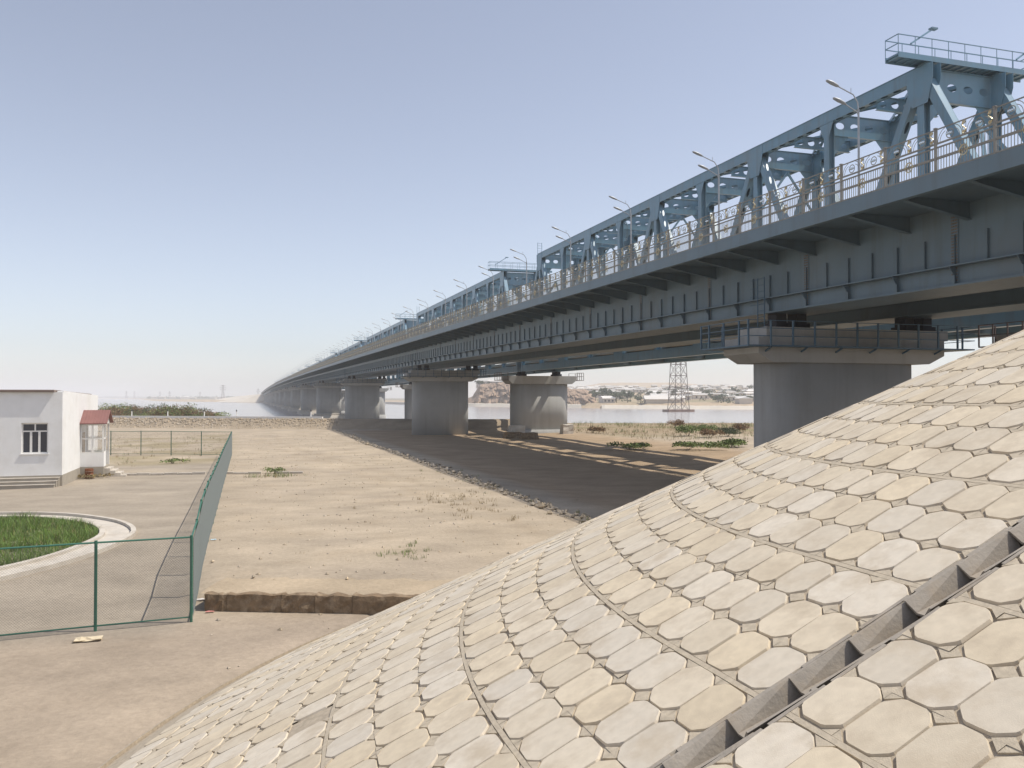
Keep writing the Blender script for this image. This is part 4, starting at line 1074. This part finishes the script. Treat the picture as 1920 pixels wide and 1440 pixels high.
# broken concrete blocks and earth lumps by the railway pier
for k, (x,y,sx,sy,sz,lab) in enumerate(((36.2,114,1.1,1.0,1.6,'tall square concrete stump left of the railway pier'),(34.6,110.5,1.2,.9,.8,'sunlit earth-coloured block in front of the railway pier'),(35.6,106.5,1.0,1.1,.9,'nearest sunlit earth block below the railway pier'),(43.9,114.5,.8,.8,1.3,'small concrete stump right of the railway pier foot'))):
    mb = MB(); R2 = random.Random(k); rings = []
    for h_ in (-.3,.3,.7,1.0):
        q = 1-.12*max(h_,0); rings.append([(sx*q*a+R2.uniform(-.1,.1),sy*q*b2+R2.uniform(-.1,.1),h_*sz+R2.uniform(-.06,.06)) for a,b2 in ((-1,-1),(0,-1.05),(1,-1),(1.05,0),(1,1),(0,1),(-1,1),(-1.04,0))])
    mb.loft(rings); o = mb.build('broken_block', M['sandstone'] if k in (1,2) else M['conc2'], None, loc=(x,y,gz(x,y))); recalc(o.data); tag(o, lab, 'block')

# ------------------------------------------------------------------ weeds, dry grass, shrubs
def tuft_field(name, mlist, cands, label, cat, seed):
    R = random.Random(seed); mb = MB(); A_ = np.array([(c_[0],c_[1]) for c_ in cands]); Z_ = gh(A_[:,0],A_[:,1])
    for c_, z_ in zip(cands, Z_):
        mi = c_[4] if len(c_) > 4 else 0
        for q in range(c_[3]):
            n0 = len(mb.f); blade(mb, c_[0]+R.gauss(0,c_[2]*.45), c_[1]+R.gauss(0,c_[2]*.45), z_-.03, c_[2]*R.uniform(.5,1.1), c_[2]*.035, R, .8)
            for i_ in range(n0,len(mb.f)): mb.m[i_] = mi
    o = stuff(mb.build(name, mlist)); tag(o, label, cat); return o
R = random.Random(13); cs = []
for k in range(60): cs.append((R.gauss(9.6,1.8), R.gauss(40,3.2), R.uniform(.12,.28), 14, 0))
for k in range(50): cs.append((R.gauss(13.3,.5), R.uniform(31,60), R.uniform(.12,.3), 12, R.choice((0,0,1))))
for k in range(22): cs.append((R.gauss(4.9,.45), R.gauss(27.8,.8), R.uniform(.10,.26), 14, 1))
for k in range(170): cs.append((R.uniform(-.8,13), R.uniform(26,125), R.uniform(.05,.16), 7, 0))
for k in range(26): cs.append((R.gauss(1.6,.8), R.gauss(58,.5), R.uniform(.2,.45), 12, R.choice((0,1,1))))
for k in range(200): cs.append((R.uniform(-24,-2), R.uniform(70,118), R.uniform(.15,.4), 8, R.choice((0,0,1))))
tuft_field('dry_weeds', [M['dry'],M['weed']], cs, 'thin dry weeds and tufts on the sandy lot', 'weeds', 1)
cs = []
for k in range(2600):
    x, y = R.uniform(46,150), R.uniform(92,168)
    z_ = x*SN+y*CS
    if z_ > 172: continue
    v_ = float(vnoise(np.array([x/9]),np.array([y/5]),31)[0])
    cs.append((x,y,R.uniform(.25,.7)*(1+.6*v_),6,1 if v_ > .12 else 0))
tuft_field('field_grass', [M['dry'],M['weed']], cs, 'dry and green grass on the riverbank field right of the railway pier', 'grass', 2)
def leafball(mb, c_, rx_, rz_, n_, ls, R, mi=0):
    for k in range(n_):
        a = R.uniform(0,6.283); cz_ = R.uniform(-.35,1); rr_ = R.random()**.45
        q = Vector((math.cos(a)*math.sqrt(max(0,1-cz_*cz_))*rx_*rr_, math.sin(a)*math.sqrt(max(0,1-cz_*cz_))*rx_*rr_, cz_*rz_*rr_))+Vector(c_)
        d1 = Vector((R.gauss(0,1),R.gauss(0,1),R.gauss(0,1))).normalized()*ls*R.uniform(.6,1.3); d2 = Vector((R.gauss(0,1),R.gauss(0,1),R.gauss(0,1)))
        d2 = d2-d1*(d2.dot(d1)/d1.length_squared); d2 = d2.normalized()*ls*.55
        mb.add([q-d1,q-d2,q+d1,q+d2], [(0,1,2,3)], mi)
def shrub(name, x, y, w_, h_, m, label, cat, group, n_=420, seed=0):
    R = random.Random(seed); t = thing(name, label, cat, (x,y,gz(x,y)), 0, group); mb = MB()
    for k in range(6): leafball(mb, (R.gauss(0,w_*.33),R.gauss(0,w_*.33),h_*R.uniform(.35,.62)), w_*.42, h_*.42, n_//6, .075*max(w_,h_)**.5, R)
    mb.build('foliage', M[m], t)
    mb = MB()
    for k in range(5): mb.tube([(0,0,-.1),(R.gauss(0,w_*.12),R.gauss(0,w_*.12),h_*.35),(R.gauss(0,w_*.3),R.gauss(0,w_*.3),h_*.7)], .03, 4, r2=.01)
    mb.build('stem', M['bark'], t)
SH = [(1265,803,1.9,1.5,'reddish','rust-coloured dry bush on the riverbank field behind the green ones'),(1290,818,2.6,1.7,'weed','tall green bush in the middle of the riverbank field'),(1318,812,2.0,1.5,'weed','green bush just left of the rust-coloured one on the field'),
      (1330,820,2.2,1.3,'reddish','rust-brown bush right of the green bushes on the field'),(1365,818,2.1,1.3,'olive','dark olive bush near the road pier on the field'),(1392,812,2.0,1.5,'reddish','brown bush closest to the near road pier on the field'),
      (1180,838,2.4,.8,'weed','low spreading green bush at the left of the riverbank field'),(1290,842,3.0,.9,'weed','wide low green bush at the front of the field'),(1112,812,1.6,1.1,'reddish','rust-red bush right beside the railway pier'),
      (1372,838,3.0,.9,'weed','wide low green bush in front of the near road pier')]
for k, (ix,iy,w_,h_,m,lab) in enumerate(SH):
    x, y = inv(ix, CAMH*1600/(iy-745)); shrub('bush', x, y, w_, h_, m, lab, 'bush', 'bushes on the riverbank field', 1100, k)
for k in range(34):
    R = random.Random(100+k); ix = 196+k*6.2+R.uniform(-3,3); z_ = R.uniform(166,192-.08*(ix-200)) ; x, y = inv(ix, z_)
    m = R.choice(('reddish','weed','olive','weed','reddish'))
    shrub('scrub_bush', x, y, R.uniform(3.2,5.2), R.uniform(3.2,4.6)*(1 if ix < 340 else 1-.5*(ix-340)/80), m, 'reddish green scrub bush in the thicket beyond the levee', 'bush', 'scrub thicket behind the levee', 620, 200+k)
shrub('bush', *inv(515, CAMH*1600/(887-745)), .9, .5, 'weed', 'small yellow-green bush on the lot beside the long fence', 'bush', None, 240, 301)
shrub('bush', *inv(325, CAMH*1600/(868-745)), 1.1, .45, 'weed', 'small green weed clump before the distant fence run', 'bush', None, 240, 302)
shrub('bush', *inv(168, CAMH*1600/(897-745)), 1.2, .35, 'dry', 'dry straw-coloured clump at the foot of the porch', 'bush', None, 240, 303)

# ------------------------------------------------------------------ litter
for k, (ix,iy,s_,c_,lab) in enumerate(((168,1200,.28,(.62,.52,.36),'torn tan paper litter below the green fence'),(380,1128,.20,(.62,.58,.55),'crumpled pale plastic bag at the fence corner'),(402,1018,.10,(.42,.58,.66),'small pale blue plastic bag beside the fence'),(396,1148,.10,(.62,.25,.22),'small pink litter scrap by the sandstone wall'),(705,1106,.06,(.7,.7,.66),'tiny white scrap on top of the sandstone wall'))):
    x, y = inv(ix, (CAMH+(.5 if iy > 1115 else .1))*1600/(iy-745)); R2 = random.Random(k); mb = MB(); rings = []
    for q in range(5):
        rings.append([(s_*(q/2-1)+R2.uniform(-.2,.2)*s_, s_*.5*math.cos(a)*R2.uniform(.6,1.2), .03+s_*.25*max(0,math.sin(a))*R2.uniform(.4,1.4)) for a in np.linspace(0,2*math.pi,8)[:-1]])
    mb.loft(rings); o = mb.build('litter', mat('litter_%d'%k, c_, .8), None, loc=(x,y,gz(x,y))); tag(o, lab, 'litter')

# ------------------------------------------------------------------ lattice tower in the river and far pylons
def lattice(name, label, x, y, z0, hgt, wb, wt, levels, rod, plat=None, arms=(), cat='pylon'):
    t = thing(name, label, cat, (x,y,z0)); mb = MB(); br = MB()
    hs_ = [hgt*(1-(1-k/levels)**1.12) for k in range(levels+1)]; wd = lambda h_: (wb+(wt-wb)*(h_/hgt)**.8)/2
    cor = ((-1,-1),(1,-1),(1,1),(-1,1))
    for cxx, cyy in cor: mb.tube([(cxx*wd(h_),cyy*wd(h_),h_) for h_ in hs_], rod, 4)
    for a, b2 in zip(hs_[:-1], hs_[1:]):
        for (c0x,c0y),(c1x,c1y) in zip(cor, cor[1:]+cor[:1]):
            p0 = Vector((c0x*wd(a),c0y*wd(a),a)); p1 = Vector((c1x*wd(a),c1y*wd(a),a)); q0 = Vector((c0x*wd(b2),c0y*wd(b2),b2)); q1 = Vector((c1x*wd(b2),c1y*wd(b2),b2))
            br.tube([p0,q1], rod*.6, 3); br.tube([p1,q0], rod*.6, 3); br.tube([q0,q1], rod*.7, 3)
    mb.build('leg', M['lattice'], t); br.build('bracing', M['lattice'], t)
    for h_, al in arms:
        mb = MB()
        for s_ in (-1,1): mb.tube([(s_*wd(h_),0,h_),(s_*al,0,h_+.3)], rod*.9, 3); mb.tube([(s_*wd(h_),0,h_+1.6),(s_*al,0,h_+.35)], rod*.7, 3)
        mb.build('crossarm', M['lattice'], t)
    if plat:
        mb = MB(); mb.box((-plat,-plat*.5,-1.2),(plat,plat*.5,.55)); mb.build('platform', mat('tower_platform',(.30,.20,.16),.9), t)
        mb = MB()
        for q in (-.9,-.3,.3,.9): mb.tube([(q*plat,0,-4),(q*plat,0,-1.2)], .5, 7)
        mb.build('pile', M['conc'], t)
    return t
x, y = inv(1272, 440); lattice('lattice_tower', 'tall brown steel lattice tower on a platform in the river', x, y, -1.6, 60, 8.2, 3.4, 11, .20, plat=7.3)
x, y = inv(418, 1750); lattice('power_pylon', 'distant steel power pylon beyond the far left bank', x, y, .5, 30, 7, 1.6, 7, .30, arms=((20,6),(24,7),(28,5)))
for k, (ix, zz, hh) in enumerate(((237,3300,30),(252,3700,32),(300,3600,30),(318,3000,26),(375,3300,26),(484,2400,30))):
    x, y = inv(ix, zz); lattice('power_pylon', 'tiny faint power pylon on the far left horizon', x, y, .5, hh, 7, 1.8, 5, .35, arms=((hh*.7,6),(hh*.85,5)))['group'] = 'faint pylons on the horizon'

# ------------------------------------------------------------------ far bank: levee, cliff, town, trees
mb = MB(); rings = []
for ix in np.arange(1128,1990,6):
    zf = float(np.interp(ix, FBX, FBZ)); P0 = Vector((*inv(ix,zf-4),0)); P1 = Vector((*inv(ix,zf+3),0)); P2 = Vector((*inv(ix,zf+7),0)); P3 = Vector((*inv(ix,zf+12),0)); j = random.uniform(-.15,.15)
    rings.append([P0+Vector((0,0,-3)), P1+Vector((0,0,-.1+j)), P2+Vector((0,0,.0+j)), P3+Vector((0,0,-1))])
mb.loft(rings); o = mb.build('far_levee', M['levee']); recalc(o.data); tag(o, 'pale stone levee along the far right bank below the town', 'levee')
mb = MB(); rings = []
for ix in np.arange(700,1092,6):
    zf = float(np.interp(ix, FBX, FBZ)); P0 = Vector((*inv(ix,zf-5),0)); P1 = Vector((*inv(ix,zf+2),0)); P2 = Vector((*inv(ix,zf+10),0)); P3 = Vector((*inv(ix,zf+16),0)); j = random.uniform(-.15,.15)
    rings.append([P0+Vector((0,0,-3)), P1+Vector((0,0,.1+j)), P2+Vector((0,0,.3+j)), P3+Vector((0,0,-1))])
mb.loft(rings); o = mb.build('far_levee', M['levee']); recalc(o.data); tag(o, 'pale stone levee at the foot of the brown rock cliff', 'levee')
# cliff
mb = MB(); nxc, nyc = 130, 34; ixs = np.linspace(862,1122,nxc); V0 = []
for i_, ix in enumerate(ixs):
    zf = float(np.interp(ix, FBX, FBZ))+18
    topy = float(np.interp(ix, [862,885,900,960,1040,1062,1085,1100,1112,1122],[756,745,722,716,722,728,732,733,742,757]))
    for k in range(nyc):
        t_ = k/(nyc-1); d_ = 46*t_
        hmax = CAMH+(745-topy)/1600*(zf+30)
        h_ = -1.2+(hmax+1.2)*min(1,(t_*1.55))**.62 if t_ < .8 else hmax+(t_-.8)*3
        X_, Y_ = inv(ix, zf+d_)
        nse = float(vnoise(np.array([ix/6.5]),np.array([k/3.4]),41)[0])*5.5+float(vnoise(np.array([ix/2.2]),np.array([k/1.3]),42)[0])*2.8+float(vnoise(np.array([ix/1.0]),np.array([k/.8]),44)[0])*1.3
        edge_ = min(1,i_/6,(nxc-1-i_)/6)
        X2, Y2 = inv(ix, zf+d_+nse*2.2*edge_)
        mb.v.append((X2, Y2, h_*1.0+nse*.34*edge_*(1 if k > 1 else 0)))
for i_ in range(nxc-1):
    for k in range(nyc-1): mb.f.append((i_*nyc+k,(i_+1)*nyc+k,(i_+1)*nyc+k+1,i_*nyc+k+1)); mb.m.append(0)
o = mb.build('rock_cliff', M['rock']); recalc(o.data); tag(o, 'rugged brown rock cliff on the far bank behind the railway pier', 'cliff')
# houses of the far town
def house_meshes():
    out = []
    for k in range(5):
        R = random.Random(k); w_, d_, h_ = R.uniform(7,13), R.uniform(6,9), R.uniform(2.8,3.6)
        mb = MB(); mb.box((-w_/2,-d_/2,-3),(w_/2,d_/2,h_)); wl_ = mb.mesh('wall', M['adobe'])
        mb = MB(); e = .5; rh = R.uniform(.9,1.7)
        mb.add([(-w_/2-e,-d_/2-e,h_+.01),(w_/2+e,-d_/2-e,h_+.01),(w_/2+e,d_/2+e,h_+.01),(-w_/2-e,d_/2+e,h_+.01),(-w_/2-e*.4,0,h_+rh),(w_/2+e*.4,0,h_+rh)],[(0,1,5,4),(2,3,4,5),(1,2,5),(3,0,4),(0,3,2,1)]); rf = mb.mesh('roof', M['slate'])
        mb = MB()
        for x_ in (-.3,0,.3): mb.box((x_*w_-.6,-d_/2-.06,.9),(x_*w_+.6,-d_/2-.003,2.2))
        out.append((wl_, rf, mb.mesh('window', M['dark'])))
    return out
HM = house_meshes(); R = random.Random(77); hp = []
for k in range(900):
    if len(hp) >= 210: break
    ix = R.uniform(1118,1480) if R.random() < .85 else R.uniform(1065,1125)
    zf = float(np.interp(ix, FBX, FBZ)); zz = zf+R.uniform(24,860)+(90 if ix < 1125 else 0)
    x, y = inv(ix, zz)
    if any((x-a)**2+(y-b2)**2 < 13**2 for a,b2 in hp): continue
    hp.append((x,y))
for k in range(9): hp.append(inv(905+k*7+R.uniform(-2,2), 745+R.uniform(0,60)))
def town_label(x, y):
    z_ = x*SN+y*CS; ix = 960+1600*(x*CS-y*SN)/z_; e = z_-float(np.interp(ix, FBX, FBZ))
    row = 'at the waterside' if e < 90 else 'low in the middle' if e < 330 else 'high on the slope' if e < 600 else 'on the topmost rows'
    side = 'left of the lattice tower' if ix < 1258 else 'behind the lattice tower' if ix < 1290 else 'right of the lattice tower'
    return 'small pale house %s of the far town, %s' % (row, side)
for k, (x,y) in enumerate(hp):
    zz = gz(x,y)
    top = k >= len(hp)-9
    if top: zz = 15.6+R.uniform(-.5,1.5)
    t = thing('far_house', 'small pale house on the cliff top across the river' if top else town_label(x,y), 'house', (x,y,zz), R.choice((0,0,math.pi/2,.3,-.25))-TH, 'houses on the cliff top' if top else 'houses of the far town')
    a_, b_, c_ = R.choice(HM); put('wall', a_, t); put('roof', b_, t); put('window', c_, t)
x, y = inv(1240, 575); t = thing('long_shed', 'long low grey-roofed shed at the waterside of the far town', 'shed', (x,y,.3), -TH)
mb = MB(); mb.box((-11,-5,-1),(11,5,3.6)); mb.build('wall', M['adobe'], t)
mb = MB(); mb.add([(-12,-6,3.61),(12,-6,3.61),(12,6,3.61),(-12,6,3.61),(-12,0,6.2),(12,0,6.2)],[(0,1,5,4),(2,3,4,5),(1,2,5),(3,0,4),(0,3,2,1)]); mb.build('roof', M['slate'], t)
def tree_meshes():
    out = []
    for k in range(5):
        R = random.Random(50+k); cr_ = MB(); w_, h_ = R.uniform(3,4.5), R.uniform(6,10)
        for q in range(9): leafball(cr_, (R.gauss(0,w_*.45),R.gauss(0,w_*.45),h_*R.uniform(.42,.85)), w_*.5, h_*.2, 46, .55, R)
        tk = MB(); tk.tube([(0,0,-.5),(.1,0,h_*.4),(.2,.1,h_*.75)], .28, 6, r2=.07)
        for q in range(4): a = R.uniform(0,6.28); tk.tube([(.1,0,h_*.38),(math.cos(a)*w_*.5,math.sin(a)*w_*.5,h_*.66)], .1, 4, r2=.03)
        out.append((cr_.mesh('crown', M['olive']), tk.mesh('trunk', M['bark'])))
    return out
TMs = tree_meshes(); tp = []
for k in range(11): tp.append((1118+k*6.3+R.uniform(-2,2), R.uniform(26,110)))
for k in range(34): tp.append((R.uniform(1190,1470), R.uniform(20,420)))
for k in range(14): tp.append((R.uniform(1330,1420), R.uniform(20,130)))
for k, (ix,e) in enumerate(tp):
    zf = float(np.interp(ix, FBX, FBZ)); x, y = inv(ix, zf+e); s_ = R.uniform(.45,.8) if k >= 11 else R.uniform(.85,1.15)
    grp = k < 11
    t = thing('far_tree', 'dark green tree in the clump right of the rock cliff' if grp else 'dark green tree among the houses of the far town', 'tree', (x,y,gz(x,y)), R.uniform(0,6.28), 'tree clump beside the cliff' if grp else 'trees in the far town')
    t.scale = (s_,s_,s_); a_, b_ = R.choice(TMs); put('crown', a_, t); put('trunk', b_, t)
for k in range(10):
    x, y = inv(892+k*7+R.uniform(-3,3), 735+R.uniform(0,40)); t = thing('far_tree', 'dark green tree on top of the rock cliff', 'tree', (x,y,15.0), R.uniform(0,6), 'trees on the cliff top'); t.scale = (.7,.7,.55)
    a_, b_ = R.choice(TMs); put('crown', a_, t); put('trunk', b_, t)
# low bush between water and town, flat tree belts on the far left horizon
mb = MB(); R = random.Random(61)
for k in range(150):
    ix = R.uniform(1125,1475); zf = float(np.interp(ix, FBX, FBZ)); x, y = inv(ix, zf+R.uniform(16,520)); leafball(mb, (x,y,gz(x,y)+.8), R.uniform(1.5,4), R.uniform(1,2.2), 30, .6, R)
o = stuff(mb.build('town_scrub', M['olive'])); tag(o, 'low green scrub scattered through the far town', 'scrub')
mb = MB()
for k in range(260):
    ix = R.uniform(150,520); zz = R.uniform(2600,5600) if ix > 275 else R.uniform(5300,6800); x, y = inv(ix, zz)
    big = 1.6 if (268 > ix > 190) else 1.0
    leafball(mb, (x,y,2.5), R.uniform(10,28)*big, R.uniform(4,9)*big, 34, 3.2, R)
o = stuff(mb.build('horizon_trees', M['olive'])); tag(o, 'hazy belt of trees along the far left horizon', 'trees')
for k in range(16):
    ix = R.uniform(276,470); x, y = inv(ix, R.uniform(2300,2900)); t = thing('far_house', 'tiny pale building on the far left shore', 'house', (x,y,.6), R.uniform(-.5,.5), 'buildings on the far left shore'); t.scale = (2,2,1.7)
    a_, b_, c_ = R.choice(HM); put('wall', a_, t); put('roof', b_, t)

# ------------------------------------------------------------------ air
hz = bpy.data.materials.new('haze_air'); hz.use_nodes = True; nt = hz.node_tree; nt.nodes.clear()
ou = nt.nodes.new('ShaderNodeOutputMaterial'); pv = nt.nodes.new('ShaderNodeVolumePrincipled')
pv.inputs['Color'].default_value = (.97,.975,.985,1); pv.inputs['Density'].default_value = .00036; pv.inputs['Anisotropy'].default_value = 0.0
nt.links.new(pv.outputs[0], ou.inputs['Volume'])
mb = MB(); mb.box((-9400,-9400,-8),(9400,9400,72)); h_ = stuff(mb.build('haze', hz)); tag(h_, 'thin pale dusty haze lying over the river plain', 'haze')
